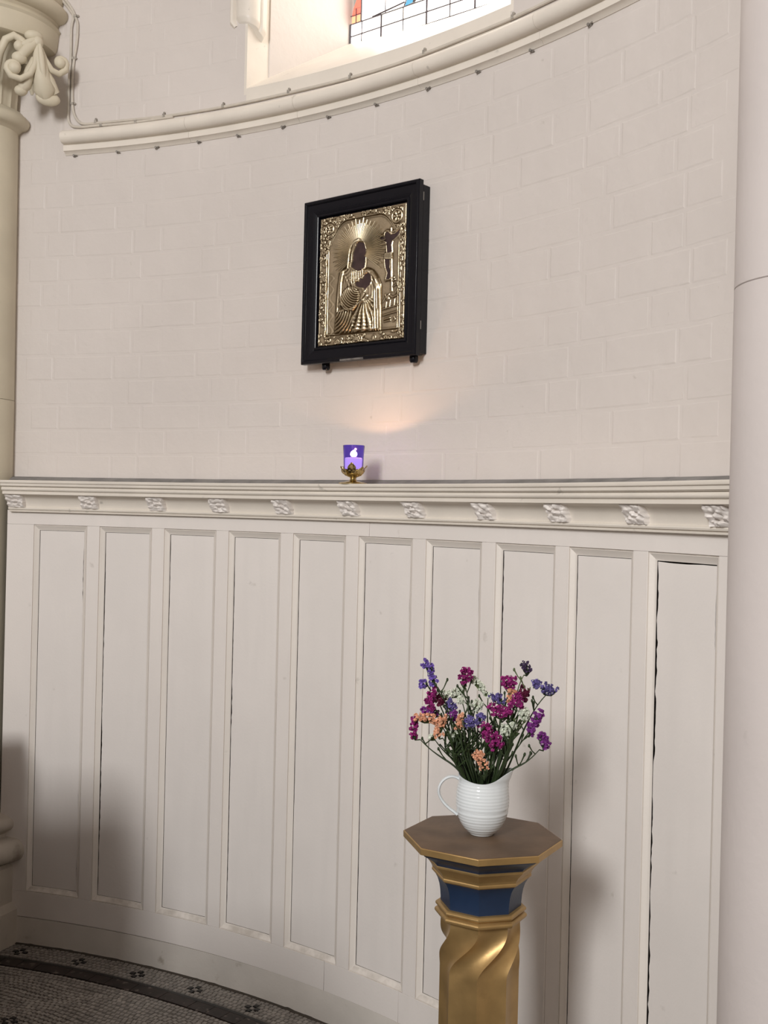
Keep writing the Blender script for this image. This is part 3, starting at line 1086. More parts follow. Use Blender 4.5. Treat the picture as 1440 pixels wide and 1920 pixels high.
def crocket(az):
    mb = MB()
    # local frame: x to the right, y outward from the column, z up, origin at the leaf's heart
    mb.ball((-0.018, 0.022, 0.090), 0.022, 12, 8, (1.3, 1, 0.8))
    mb.ball((-0.008, 0.030, 0.070), 0.018, 12, 8, (1, 1, 1.1))
    mb.tube([(-0.02, -0.07, 0.06), (-0.02, -0.02, 0.080), (-0.018, 0.01, 0.088)], [0.03, 0.024, 0.018], 10)
    # centre lobe hanging down with a groove
    mb.tube([(-0.008, 0.030, 0.065), (0.000, 0.034, 0.02), (0.006, 0.030, -0.03), (0.018, 0.018, -0.065), (0.022, 0.008, -0.098)],
            [0.012, 0.020, 0.026, 0.034, 0.014], 12, flat=1.0, up=(0, 1, 0))
    mb.tube([(-0.004, 0.045, 0.060), (0.000, 0.054, 0.02), (0.006, 0.052, -0.02), (0.014, 0.048, -0.045)],
            [0.006, 0.009, 0.009, 0.004], 8)
    mb.tube([(0.006, 0.03, 0.0), (0.028, 0.026, -0.04), (0.050, 0.015, -0.070)], [0.012, 0.020, 0.016], 10)
    mb.ball((0.030, 0.014, -0.088), 0.030, 14, 8, (1.25, 0.5, 0.75))
    # lower-left lobe
    mb.tube([(-0.014, 0.028, 0.02), (-0.030, 0.026, -0.03), (-0.040, 0.018, -0.062), (-0.050, 0.012, -0.080)],
            [0.012, 0.018, 0.020, 0.012], 10)
    mb.ball((-0.050, 0.012, -0.078), 0.020, 12, 8, (1, 0.8, 0.8))
    # left curl
    spiral_lobe(mb, [(-0.010, 0.034, 0.045), (-0.014, 0.040, 0.0), (-0.030, 0.044, -0.035), (-0.058, 0.044, -0.055),
                     (-0.086, 0.044, -0.050), (-0.098, 0.044, -0.030)], 0.010, 0.009, (-0.076, 0.046, -0.026), 0.019, 0.7, -1)
    # right curl
    spiral_lobe(mb, [(0.0, 0.034, 0.05), (0.014, 0.036, 0.02), (0.034, 0.034, -0.006), (0.058, 0.030, -0.012),
                     (0.078, 0.028, 0.004), (0.080, 0.028, 0.024)], 0.010, 0.010, (0.062, 0.030, 0.022), 0.017, 0.7, 1)
    # upper left curl and mid lobe
    spiral_lobe(mb, [(-0.118, -0.04, -0.03), (-0.112, 0.0, 0.03), (-0.098, 0.016, 0.066), (-0.076, 0.022, 0.080),
                     (-0.056, 0.024, 0.070)], 0.012, 0.012, (-0.060, 0.026, 0.050), 0.017, 0.5, -1)
    mb.ball((-0.060, 0.032, 0.012), 0.021, 12, 8, (1.1, 0.8, 0.9))
    mb.tube([(-0.012, 0.03, 0.070), (-0.036, 0.034, 0.045), (-0.062, 0.034, 0.010)], [0.014, 0.017, 0.013], 10)
    mb.tube([(-0.012, 0.03, 0.076), (-0.034, 0.036, 0.062), (-0.052, 0.032, 0.052)], [0.011, 0.012, 0.009], 10)
    mb.tube([(0.01, -0.14, -0.03), (0.0, -0.125, 0.02), (-0.01, -0.05, 0.07), (-0.015, 0.0, 0.085)], [0.006, 0.016, 0.024, 0.02], 10)
    o = mb.build('crocket_leaf', STONEP, colm, smooth=60)
    a = rad(az)
    face = rad(az * 0.45)
    o.matrix_parent_inverse = Matrix()
    o.location = (0.258 * math.sin(a), -0.258 * math.cos(a), 2.968)
    o.rotation_euler = (0, 0, math.pi + face)
    return o


for az in (62, -6, -66):
    o = crocket(az)
    # mirror so that local x runs to the viewer's right while y points outward
    o.scale = (-1.1, 1.1, 1.1)
mb = MB()
mb.lathe([(0.128, 0.50), (0.134, 0.470), (0.150, 0.450), (0.172, 0.440), (0.190, 0.430)] +
         [(0.198 + x[0], x[1]) for x in arcpts(0, 0.404, 0.024, 70, -70, 8)] +
         [(0.200, 0.378), (0.192, 0.370), (0.196, 0.360)] + [(0.224 + x[0], x[1]) for x in arcpts(0, 0.318, 0.040, 75, -60, 10)] +
         [(0.215, 0.276), (0.20, 0.270)], 64, cc)
mb.build('base_mouldings', BASEP, colm)
mb = MB()
mb.lathe([(0.262, 0.0), (0.262, 0.118), (0.240, 0.140), (0.240, 0.262), (0.228, 0.272)], 8, cc)
mb.build('plinth', BASEP, colm, smooth=20)

# ------------------------------------------------------------------ right pier
pier = struct('wall_right')


mb = MB()
mb.box(0.86, 3.4, 2.00, 2.6, 0, 4.6)
mb.build('wall_return', PIERP, pier, smooth=0)
for z0, z1 in ((0, 1.9235), (1.9240, 4.6)):
    mb = MB()
    mb.lathe([(0.148, z0), (0.150, z0 + 0.0012), (0.150, z1 - 0.0012), (0.148, z1)], 96, (0.7815, 1.972))
    mb.build('pier_drum', PIERP, pier, smooth=30)
mb = MB()
mb.box(1.15, 1.35, -1.6, 2.0, 0, 4.6)  # unseen brown wall added to block light from the right and bounce warmth
mb.build('bounce_wall', mat('brown bounce wall', (0.30, 0.23, 0.16), 0.7, vary=0.2), pier, smooth=0)
side = struct('wall_left')
mb = MB()
mb.box(-4.6, -4.4, -3.5, 4.2, 0, 5.4)
mb.build('nave_wall', PIERP, side, smooth=0)
side = struct('wall_far_right')
mb = MB()
mb.box(3.4, 3.6, -3.5, 2.6, 0, 5.4)
mb.build('nave_wall', PIERP, side, smooth=0)
side = struct('wall_front')  # unseen half wall, put in so light enters only from the left rear
mb = MB()
mb.box(0.6, 3.4, -3.5, -3.3, 0, 5.3)
mb.build('nave_wall', PIERP, side, smooth=0)
ceil = struct('ceiling')
mb = MB()
mb.box(-4.6, 3.6, -3.5, 5.5, 5.3, 5.4)
mb.build('ceiling_boards', PIERP, ceil, smooth=0)

# oak kneeling desk added outside the frame to shade the corner
t = thing('shade_kneeling_desk', 'dark oak kneeling desk added out of view, between the added pews and the corner column', 'shade_kneeler', (-1.6, 3.25, 0))
for nm, bx in (('back_panel', (-2.1, -1.25, 3.40, 3.43, 0.0, 0.78)), ('desk_top', (-2.12, -1.24, 3.18, 3.45, 0.78, 0.81)),
               ('side_panel', (-1.285, -1.25, 3.05, 3.40, 0.0, 0.78)), ('side_panel', (-2.1, -2.065, 3.05, 3.40, 0.0, 0.78)),
               ('kneeler_board', (-2.06, -1.29, 3.00, 3.35, 0.14, 0.19))):
    mb = MB()
    mb.box(*bx)
    mb.build(nm, OAK, t, smooth=0, bevel=0.003)

# dark oak pews added unseen left of the view to shade the lower left of the panelling
for k, (py, lab) in enumerate(((2.72, 'dark oak pew added out of view, nearest the panelling'), (1.75, 'dark oak pew added out of view, in the middle of the row'),
                               (0.75, 'dark oak pew added out of view, nearest the viewer'))):
    xr = -0.3415 * (py + 0.03) - 0.06
    t = thing('shade_pew', lab, 'shade_pew', (xr - 0.9, py, 0), 'added shade pews at the left')
    for nm, bx in (('backrest', (xr - 1.9, xr - 0.03, py - 0.02, py + 0.015, 0.0, 0.90)),
                   ('top_rail', (xr - 1.9, xr, py - 0.035, py + 0.03, 0.90, 0.94)),
                   ('seat', (xr - 1.9, xr - 0.03, py - 0.42, py - 0.02, 0.42, 0.45)),
                   ('bench_end', (xr - 0.045, xr, py - 0.45, py + 0.03, 0.0, 0.94)),
                   ('bench_end', (xr - 1.94, xr - 1.9, py - 0.45, py + 0.03, 0.0, 0.94))):
        mb = MB()
        mb.box(*bx)
        mb.build(nm, OAK, t, smooth=0, bevel=0.004)

# ------------------------------------------------------------------ hung icon
IA = 38.7
TX = Vector((math.cos(rad(IA)), -math.sin(rad(IA))))
c0 = pol(IA, 2.86)
icon = thing('icon', 'embossed gilt icon of a veiled haloed figure in a black box frame', 'icon', (c0.x, c0.y, 2.19))
icon.rotation_euler = (0, 0, -rad(IA))
# local frame: x right along the wall, y into the wall, z up
ox = 0.0045


def rect_sweep(mb, w, h, prof, cx_=0.0, cz_=0.0):
    """prof: (inset from the outer edge, y)"""
    loops = []
    for ins, y in prof:
        loops.append([(cx_ - w / 2 + ins, y, cz_ - h / 2 + ins), (cx_ + w / 2 - ins, y, cz_ - h / 2 + ins),
                      (cx_ + w / 2 - ins, y, cz_ + h / 2 - ins), (cx_ - w / 2 + ins, y, cz_ + h / 2 - ins)])
    vv = [p for lp in loops for p in lp]
    ff = []
    for s in range(len(loops)):
        s2 = (s + 1) % len(loops)
        for k in range(4):
            ff.append((s * 4 + k, s2 * 4 + k, s2 * 4 + (k + 1) % 4, s * 4 + (k + 1) % 4))
    mb.add(vv, ff)


def ipart(mb, name, m, smooth=35, bevel=0.0):
    o = mb.build(name, m, None, smooth=smooth, bevel=bevel)
    o.parent = icon
    return o


mb = MB()
rect_sweep(mb, 0.441, 0.497, [(0.0, 0.022), (0.0, 0.004), (0.003, 0.0), (0.009, 0.0), (0.012, 0.003), (0.013, 0.006),
                              (0.020, 0.0065), (0.034, 0.010), (0.043, 0.0145), (0.044, 0.0115), (0.048, 0.0105),
                              (0.051, 0.0125), (0.052, 0.020), (0.052, 0.022)], ox, 0.001)
ipart(mb, 'frame', LACQ, 20, 0.0006)
mb = MB()
mb.box(-0.2155 + ox + 0.012, 0.2155 + ox + 0.004, 0.0222, 0.056, -0.240, 0.238)
ipart(mb, 'backing_box', LACQ, 0, 0.002)
mb = MB()
mb.box(-0.055, 0.035, -0.0012, 0.003, -0.2465, -0.241)
ipart(mb, 'name_strip', mat('worn grey strip', (0.20, 0.19, 0.18), 0.4, metal=0.3, vary=0.5, vary_scale=60), 0, 0.0004)
for fx in (-0.142, 0.194):
    mb = MB()
    mb.lathe([(0.0095, -0.018), (0.0125, -0.013), (0.0125, 0.0), (0.010, 0.006)], 16, (fx, 0.036))
    o = ipart(mb, 'foot', LACQ)
    o.location = (0, 0, -0.246)
for hx, hz in ((0.2215, 0.205), (0.2215, -0.16)):
    mb = MB()
    mb.box(hx - 0.0005, hx + 0.0012, 0.026, 0.040, hz - 0.012, hz + 0.012)
    mb.tube([(hx + 0.001, 0.025, hz - 0.012), (hx + 0.001, 0.025, hz + 0.012)], 0.0022, 8)
    ipart(mb, 'hinge', METALGREY)

# relief sheet: a height field in millimetres, centred at (rx, rz)
VEIL = [(-82.6, 28.5), (-59.8, 35.0), (-55.7, 50.7), (-52.1, 82.7), (-43.9, 109.3), (-29.1, 121.1), (-8.0, 123.6), (10.1, 115.5), (22.5, 98.0), (24.2, 72.8), (22.5, 50.1), (17.1, 32.5), (17.4, 23.4), (30.7, 22.8), (51.7, 10.1), (69.8, -10.2), (79.1, -29.3), (79.4, -88.0), (81.0, -167.0), (-99.9, -161.0), (-98.2, -116.8), (-96.6, -70.2), (-92.1, -14.7), (-88.2, 8.2)]
FACE = [(-19.1, 92.1), (-14.9, 100.7), (-4.6, 106.9), (7.4, 104.6), (15.2, 94.4), (18.6, 77.9), (17.7, 59.8), (15.8, 44.1), (12.8, 26.2), (4.1, 18.1), (-7.8, 17.6), (-20.0, 23.2), (-37.0, 34.5), (-31.4, 50.0), (-30.0, 72.8)]
HAND = [(-18.7, -18.3), (-12.9, -12.1), (-2.3, -14.4), (0.3, -4.4), (10.9, -9.1), (16.5, 2.9), (29.6, 9.3), (40.2, 0.1), (43.7, -16.2), (38.2, -29.2), (28.1, -36.1), (21.0, -45.6), (14.7, -34.6), (-3.3, -31.5), (-15.5, -25.5)]
BODY = [(61.7, 113.0), (70.5, 109.5), (86.6, 102.7), (87.7, 113.8), (94.8, 118.5), (102.1, 115.2), (106.6, 109.0), (123.7, 108.8), (134.8, 116.1), (145.3, 123.1), (137.9, 106.8), (124.0, 97.6), (114.2, 92.2), (111.7, 79.1), (113.8, 58.7), (96.6, 58.7), (94.6, 76.9), (92.8, 90.6), (78.1, 98.3), (63.3, 106.0)]
LEGS = [(88.4, 42.8), (104.3, 40.8), (106.2, 26.0), (105.1, 14.9), (109.8, 3.1), (111.5, -8.3), (107.5, -17.9), (94.6, -17.5), (97.2, -8.8), (99.8, -0.2), (92.1, 16.5), (89.4, 30.3)]
CLOTH = [(89.4, 57.3), (112.4, 57.7), (115.7, 42.7), (108.7, 39.1), (88.4, 42.8)]
rx, rz = 0.0066, -0.0006
HW, HH = 164.5, 193.0
NX, NZ = 290, 340
X, Zg = np.meshgrid(np.linspace(-HW, HW, NX), np.linspace(-HH, HH, NZ))


def sdf(poly):
    P_ = np.array(poly, float)
    d = np.full(X.shape, 1e9)
    ins = np.zeros(X.shape, bool)
    k = len(P_)
    for i in range(k):
        a, b = P_[i], P_[(i + 1) % k]
        e = b - a
        t = np.clip(((X - a[0]) * e[0] + (Zg - a[1]) * e[1]) / (e @ e), 0, 1)
        d = np.minimum(d, np.hypot(X - a[0] - t * e[0], Zg - a[1] - t * e[1]))
        cond = ((a[1] <= Zg) != (b[1] <= Zg))
        with np.errstate(divide='ignore', invalid='ignore'):
            xi = a[0] + (Zg - a[1]) * (b[0] - a[0]) / (b[1] - a[1] if b[1] != a[1] else 1e-9)
        ins ^= cond & (X < xi)
    return np.where(ins, d, -d)


def pline(pts, w, h):
    out = np.zeros(X.shape)
    for i in range(len(pts) - 1):
        a, b = np.array(pts[i], float), np.array(pts[i + 1], float)
        e = b - a
        t = np.clip(((X - a[0]) * e[0] + (Zg - a[1]) * e[1]) / (e @ e + 1e-9), 0, 1)
        d = np.hypot(X - a[0] - t * e[0], Zg - a[1] - t * e[1])
        out = np.maximum(out, h * np.exp(-(d / w) ** 2))
    return out


def sm(x, a, b):
    t = np.clip((x - a) / (b - a), 0, 1)
    return t * t * (3 - 2 * t)


rgn = np.random.RandomState(5)
H = np.zeros(X.shape)
inner = np.minimum(np.minimum(X + 137, 146 - X), Zg + 168)
arch = np.minimum(inner, 178 - Zg - np.maximum(0, (np.abs(X - 4) - 60)) ** 2 / 70.0)
border = sm(-arch, -1, 1)
orn = np.zeros(X.shape)
for _ in range(900):
    cx_, cz_ = rgn.uniform(-HW, HW), rgn.uniform(-HH, HH)
    ix = int((cx_ + HW) / (2 * HW) * (NX - 1))
    iz = int((cz_ + HH) / (2 * HH) * (NZ - 1))
    if border[iz, ix] < 0.6:
        continue
    rr_ = rgn.uniform(3.0, 7.5)
    d = np.hypot(X - cx_, Zg - cz_)
    th = np.arctan2(Zg - cz_, X - cx_)
    ph = rgn.uniform(0, 6.28)
    orn = np.maximum(orn, 2.0 * np.exp(-((d - rr_ * (0.75 + 0.25 * np.cos(th + ph))) / 1.3) ** 2))
    orn = np.maximum(orn, 2.4 * np.exp(-(d / 1.9) ** 2))
for cx_, cz_, r0 in ((-128, 158, 15), (-128, -160, 13), (130, 160, 18), (128, -158, 14), (0, -182, 9)):
    d = np.hypot(X - cx_, Zg - cz_)
    th = np.arctan2(Zg - cz_, X - cx_)
    mk = d < r0 * 1.3
    orn = np.where(mk, 2.2 * np.exp(-((d - r0) / 2) ** 2) + 2.5 * (0.5 + 0.5 * np.cos(6 * th)) * np.exp(-((d - r0 * .55) / (r0 * .3)) ** 2) + 3 * np.exp(-(d / 2.5) ** 2), orn)
H += border * (1.0 + orn)
for off in (0.0, 7.0):
    H += 1.8 * np.exp(-((arch - off) / 1.1) ** 2)
H += 1.2 * np.exp(-((np.minimum(HW - np.abs(X), HH - np.abs(Zg)) - 3.0) / 1.2) ** 2)
# engraved waves down the left field, plain plane above
field = (1 - border)
wv = np.sin(Zg * 0.16 + 0.6 * np.sin(Zg * 0.07)) * 7
H += field * 0.9 * np.exp(-((X + 116 - wv) / 4.0) ** 2) * (Zg < 20)
H += field * 0.35 * np.sin(X * 0.05 + Zg * 0.11)
# cross post, arms, inscription-like tiny buildings and mound
H = np.maximum(H, pline([(109, 128), (117, -54)], 3.2, 2.6))
H = np.maximum(H, pline([(64, 108), (146, 122)], 2.6, 2.4))
H = np.maximum(H, pline([(92, -22), (124, -16)], 2.4, 2.2))
for pl in ([(84, -84), (95, -70), (106, -64), (120, -72), (143, -66)], [(92, -62), (100, -74), (108, -62)], [(84, -104), (142, -96)],
           [(86, -122), (140, -114)], [(96, -104), (98, -84)], [(110, -102), (112, -80)], [(126, -100), (128, -78)],
           [(90, -134), (112, -131)], [(90, -141), (114, -138)], [(126, -128), (132, -136), (124, -142)], [(130, -60), (142, -46), (134, -30)],
           [(118, -26), (128, -22)], [(120, -42), (136, -36)]):
    H = np.maximum(H, pline(pl, 1.7, 2.3))
d = np.hypot(X - 104, Zg + 74)
H = np.maximum(H, 3.2 * np.exp(-(d / 5) ** 2))
d = np.hypot(X - 88, Zg - 117)
H = np.maximum(H, np.where(X < 104, 2.6 * np.exp(-((np.hypot(X - 95, Zg - 113) - 9.5) / 2) ** 2), 0))
# figure
sv = sdf(VEIL)
fig = 6.0 * sm(sv, -0.5, 9) + 2.5 * sm(sv, 10, 60)
fold = np.zeros(X.shape)
fold += 1.1 * np.cos(sv * 0.62) * np.exp(-sv / 26.0) * (sv > 0)
ang = np.arctan2(Zg + 60, X - 22)
rr_ = np.hypot(X - 22, Zg + 60)
low = sm(-Zg, 62, 82) * sm(-np.abs(X + 5), -88, -70)
fold += low * 2.4 * np.sin(ang * 23 + 0.025 * rr_ + 0.8 * np.sin(rr_ * .05))
bl = sm(-(X + 20), 0, 14) * sm(-Zg, 92, 102)
rb_ = np.hypot(X + 112, (Zg + 82) * 1.0)
fold = fold * (1 - bl) + bl * 2.2 * np.sin(rb_ * 0.62 + 0.02 * X)
sl = sm(36 - np.hypot((X + 34) * 0.95, (Zg + 62) * 0.95), 0, 6)
rs = np.hypot(X + 4, Zg + 22)
fold = fold * (1 - sl) + sl * 1.9 * np.sin(rs * 0.92)
fig += sl * 3.5
chest = sm(30 - np.abs(X + 8), 0, 6) * sm(Zg, -22, -10) * sm(-Zg, -22, -14)
fold = fold * (1 - chest) + chest * 1.6 * np.sin(X * 0.78 + Zg * 0.05)
rt = sm(X, 48, 54) * sm(-Zg, 30, 50)
fold = fold * (1 - rt) + rt * 1.4 * np.sin(X * 0.62 + Zg * 0.03)
fig += pline([(-66, 20), (-74, -10), (-72, -60), (-62, -84), (-36, -96), (-8, -88), (16, -74), (30, -60)], 4.5, 3.5)
fig += pline([(14, -10), (26, 16), (42, 12), (58, -8), (64, -40), (66, -100)], 4.0, 3.0)
fig += pline([(-36, -4), (-24, -26), (-10, -50)], 3.0, 1.8) + pline([(-58, 8), (-34, -32), (-14, -44)], 2.5, 1.6)
fig += pline([(-48, 30), (-46, 60), (-40, 88), (-26, 108), (-6, 115), (12, 104), (20, 80)], 2.5, 2.2)
fig += pline([(20, -48), (10, -66), (24, -78), (44, -68)], 5.0, 2.5)
H = np.where(sv > -0.5, np.maximum(H * 0.2, fig + fold * sm(sv, 0, 5)), H)
for poly, dep in ((FACE, 3.0), (HAND, 4.5), (BODY, 0.0), (LEGS, 0.0)):
    s = sdf(poly)
    H += 1.5 * np.exp(-((s + 2) / 2.0) ** 2)
    H = np.where(s > 0, np.maximum(dep - 2, H - 14 * sm(s, 0, 2.5)) * 0 + (dep - 2), H)
s = sdf(CLOTH)
H = np.where(s > -1, 4 + 1.2 * np.sin(X * 1.3 + Zg), H)
H += 0.05 * rgn.standard_normal(X.shape)


def blur(a, k):
    for _ in range(k):
        p_ = np.pad(a, 1, mode='edge')
        a = (p_[1:-1, 1:-1] * 2 + p_[:-2, 1:-1] + p_[2:, 1:-1] + p_[1:-1, :-2] + p_[1:-1, 2:]) / 6
    return a


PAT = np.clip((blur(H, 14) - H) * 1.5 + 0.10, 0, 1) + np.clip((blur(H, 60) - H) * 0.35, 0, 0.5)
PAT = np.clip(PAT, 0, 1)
mb = MB()
BY = 0.0165
vs_ = np.stack([X / 1000 + rx, BY - H / 1000, Zg / 1000 + rz], -1).reshape(-1, 3)
jj, ii = np.meshgrid(np.arange(NZ - 1), np.arange(NX - 1), indexing='ij')
q0 = (jj * NX + ii).ravel()
fc = np.stack([q0, q0 + 1, q0 + 1 + NX, q0 + NX], 1)
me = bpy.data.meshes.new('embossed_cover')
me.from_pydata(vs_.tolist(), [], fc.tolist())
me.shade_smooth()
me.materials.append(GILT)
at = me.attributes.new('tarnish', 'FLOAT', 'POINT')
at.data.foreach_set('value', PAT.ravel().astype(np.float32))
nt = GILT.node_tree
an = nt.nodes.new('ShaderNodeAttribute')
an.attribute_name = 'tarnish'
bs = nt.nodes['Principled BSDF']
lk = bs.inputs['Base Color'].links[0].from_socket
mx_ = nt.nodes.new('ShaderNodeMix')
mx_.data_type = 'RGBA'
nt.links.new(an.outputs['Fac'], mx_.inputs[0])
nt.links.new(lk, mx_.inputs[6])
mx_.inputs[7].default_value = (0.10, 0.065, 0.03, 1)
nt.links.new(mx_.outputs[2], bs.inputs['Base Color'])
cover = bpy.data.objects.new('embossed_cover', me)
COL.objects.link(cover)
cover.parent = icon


# the small crucified body: thin slab parts
for nm, poly, dp in (('painted_face', FACE, 3.2), ('painted_hands', HAND, 4.6), ('small_figure_body', BODY, 1.2), ('small_figure_legs', LEGS, 1.2)):
    mbp = MB()
    k = len(poly)
    vv = [(x / 1000 + rx, BY - dp / 1000, z / 1000 + rz) for x, z in poly] + [(x / 1000 + rx, BY - dp / 1000 + 0.004, z / 1000 + rz) for x, z in poly]
    ff = [tuple(range(k)), tuple(range(2 * k - 1, k - 1, -1))] + [(i, i + k, (i + 1) % k + k, (i + 1) % k) for i in range(k)]
    mbp.add(vv, ff)
    ipart(mbp, nm, ICONDARK, 0)
# halo: radiating rays, set proud of the sheet
mb = MB()
hx, hz = -6.7, 76.7
rg = random.Random(8)
nr = 84
for i in range(nr):
    a = 2 * math.pi * i / nr
    deg = math.degrees(a)
    if 222 < deg < 318:
        continue
    ro = (94 if i % 2 else 82) + rg.uniform(-4, 3)
    ri = 30
    w0_, w1_ = 1.0, 1.9
    yb, yt = 6.6, 7.2
    ca, sa = math.cos(a), math.sin(a)
    ext = 1.0
    pts = []
    for rr_, w, yy in ((ri, w0_, yt + 0.5), (ro * 0.7, w1_, yt), (ro, w1_ * 0.9, yb)):
        for sgn, dy in ((-1, -0.9), (0, 0.35), (1, -0.9)):
            x = hx + ca * rr_ * 1.08 - sa * w * sgn
            z = hz + sa * rr_ - -ca * w * sgn
            pts.append((x / 1000 + rx, BY - (yy + dy) / 1000, z / 1000 + rz))
    o_ = len(mb.v)
    mb.v += pts
    for r_ in range(2):
        for k in range(2):
            q = o_ + r_ * 3 + k
            mb.f.append((q, q + 1, q + 4, q + 3))
ipart(mb, 'halo', GILTLIGHT, 10)
mb = MB()
vv, ff = [], []
for i in range(0, 73):
    a = rad(-42 + 264 * i / 72)
    for rr_, yy in ((26, 5.0), (52 + 3 * math.sin(i * 2.2), 3.4)):
        vv.append(((hx + math.cos(a) * rr_ * 1.08) / 1000 + rx, BY - yy / 1000, (hz + math.sin(a) * rr_) / 1000 + rz))
for i in range(72):
    ff.append((2 * i, 2 * i + 1, 2 * i + 3, 2 * i + 2))
mb.add(vv, ff)
ipart(mb, 'halo_plate', GILTDARK, 40)

# ------------------------------------------------------------------ votive light on the ledge
VX, VY, VZ = -0.0895, 3.078, 1.5745
hol = thing('votive_holder', 'brass leaf-cupped votive holder standing on the cream ledge', 'candle holder', (VX, VY, VZ))
mb = MB()
mb.lathe([(0.038, 0.0), (0.0405, 0.0015), (0.0405, 0.0030), (0.036, 0.0050), (0.024, 0.0065), (0.018, 0.0085), (0.012, 0.0095),
          (0.0095, 0.013), (0.0085, 0.0165), (0.0105, 0.0200)], 48)
o = mb.build('foot', BRASS)
o.parent = hol
mb = MB()
mb.lathe([(0.0105, 0.0195), (0.018, 0.022), (0.0265, 0.029), (0.0305, 0.038), (0.0300, 0.041), (0.0285, 0.038), (0.0245, 0.030),
          (0.016, 0.0245), (0.004, 0.0235)], 48)
o = mb.build('cup', BRASS)
o.parent = hol
for k in range(7):
    a0_ = rad(-97 + 360 / 7 * k)
    mb = MB()
    vv, ff = [], []
    hh_ = (0.038, 0.026, 0.030, 0.028, 0.030, 0.027, 0.025)[k]
    for j in range(9):
        t = j / 8
        z = 0.024 + hh_ * t
        rr_ = 0.0215 + 0.0115 * math.sin(min(1, t * 1.6) * math.pi / 2) + (0.006 * max(0, t - 0.75) / 0.25 if k % 3 else 0.0015 * t)
        wid = 0.0125 * math.sin(math.pi * (0.22 + 0.76 * t)) ** 0.8 * (1 + 0.12 * math.cos(t * 18))
        for s in range(-3, 4):
            u = s / 3
            a = a0_ + u * wid / 0.031
            q = rr_ + 0.0016 * math.cos(u * 6.3) - 0.0008
            vv.append((q * math.cos(a), q * math.sin(a), z - 0.003 * abs(u) * t))
    for j in range(8):
        for s in range(6):
            b = j * 7 + s
            ff.append((b, b + 1, b + 8, b + 7))
    mb.add(vv, ff)
    o = mb.build('cup_leaf', BRASS, smooth=60)
    sd = o.modifiers.new('thick', 'SOLIDIFY')
    sd.thickness = 0.0012
    o.parent = hol
gz = VZ + 0.0375
mb = MB()
mb.lathe([(0.0, 0.0), (0.024, 0.0), (0.0268, 0.003), (0.0280, 0.012), (0.0290, 0.040), (0.0308, 0.070), (0.0305, 0.0722), (0.0295, 0.070),
          (0.0272, 0.040), (0.0262, 0.012), (0.0245, 0.005), (0.0, 0.004)], 48, closed=False)
gl = mb.build('votive_glass', BLUEGLASS, loc=(VX, VY, gz))
tag(gl, 'violet blue votive glass lit from inside, in the brass cup', 'glass')
cd = thing('tealight', 'small burning wax candle inside the violet glass', 'candle', (VX, VY, gz + 0.005))
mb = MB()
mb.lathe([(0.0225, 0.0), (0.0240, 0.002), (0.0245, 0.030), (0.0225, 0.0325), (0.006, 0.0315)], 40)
o = mb.build('wax', WAXGLOW)
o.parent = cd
mb = MB()
mb.tube([(0, 0, 0.031), (0.0006, 0, 0.036), (0.0014, 0, 0.040)], 0.0008, 6)
o = mb.build('wick', WICK)
o.parent = cd
mb = MB()
mb.lathe([(0.0006, 0.035), (0.0070, 0.0362), (0.0098, 0.041), (0.0088, 0.046), (0.0050, 0.0505), (0.0004, 0.0530)], 16)
fl = mb.build('flame', FLAME)
fl.parent = cd
ld = bpy.data.lights.new('flame_light', 'POINT')
ld.energy = 0.85
ld.color = (1.0, 0.55, 0.28)
ld.shadow_soft_size = 0.0025
lo = bpy.data.objects.new('flame_light', ld)
COL.objects.link(lo)
lo.location = (VX + 0.0050, VY - 0.002, gz + 0.005 + 0.0553)
fl.visible_shadow = True

# ------------------------------------------------------------------ pedestal
PX, PY = 0.2077, 2.1355
A8 = 172.15
ped = thing('pedestal', 'octagonal gold and navy painted pedestal with twisted flutes', 'pedestal', (PX, PY, 0))


def octa(mb, prof, cap=True):
    vv, ff = [], []
    for r_, z_ in prof:
        for k in range(8):
            a = rad(A8 + 45 * k)
            vv.append((PX + r_ * math.cos(a), PY + r_ * math.sin(a), z_))
    m_ = len(prof)
    for i in range(m_ - 1):
        for k in range(8):
            ff.append((i * 8 + k, i * 8 + (k + 1) % 8, (i + 1) * 8 + (k + 1) % 8, (i + 1) * 8 + k))
    if cap:
        ff.append(tuple(range(7, -1, -1)))
        ff.append(tuple((m_ - 1) * 8 + k for k in range(8)))
    mb.add(vv, ff)


mb = MB()
octa(mb, [(0.1556, 0.8571), (0.1560, 0.8690), (0.1545, 0.8699)])
mb.build('plate_edge', BRONZE, ped, smooth=20, bevel=0.0006)
mb = MB()
octa(mb, [(0.1535, 0.8692), (0.1535, 0.8703), (0.1525, 0.8706)])
mb.build('top_plate', BRONZETOP, ped, smooth=20)
mb = MB()
octa(mb, [(0.10, 0.8568), (0.1490, 0.8566), (0.145, 0.8520), (0.128, 0.842), (0.118, 0.8355), (0.1130, 0.829), (0.112, 0.826)])
mb.build('navy_frieze', NAVY, ped, smooth=25)
mb = MB()
octa(mb, [(0.1130, 0.8290), (0.1145, 0.8275), (0.1140, 0.8245), (0.110, 0.8205), (0.103, 0.8135), (0.0985, 0.8070), (0.0965, 0.8020),
          (0.0975, 0.8000), (0.0975, 0.7965), (0.0940, 0.7935)])
mb.build('gold_moulding', BRONZE, ped, smooth=12)
mb = MB()
octa(mb, [(0.0950, 0.7950), (0.0900, 0.7890), (0.0855, 0.781), (0.0820, 0.770), (0.0800, 0.758), (0.0790, 0.745), (0.0790, 0.732)])
mb.build('navy_neck', NAVY, ped, smooth=25)
mb = MB()
cp_ = [(0.078, 0.7385), (0.0850, 0.7375)]
cp_ += [(0.0845 + x[0], x[1]) for x in arcpts(0, 0.7325, 0.0045, 60, -80, 6)]
cp_ += [(0.0835, 0.7265), (0.0855, 0.7255)]
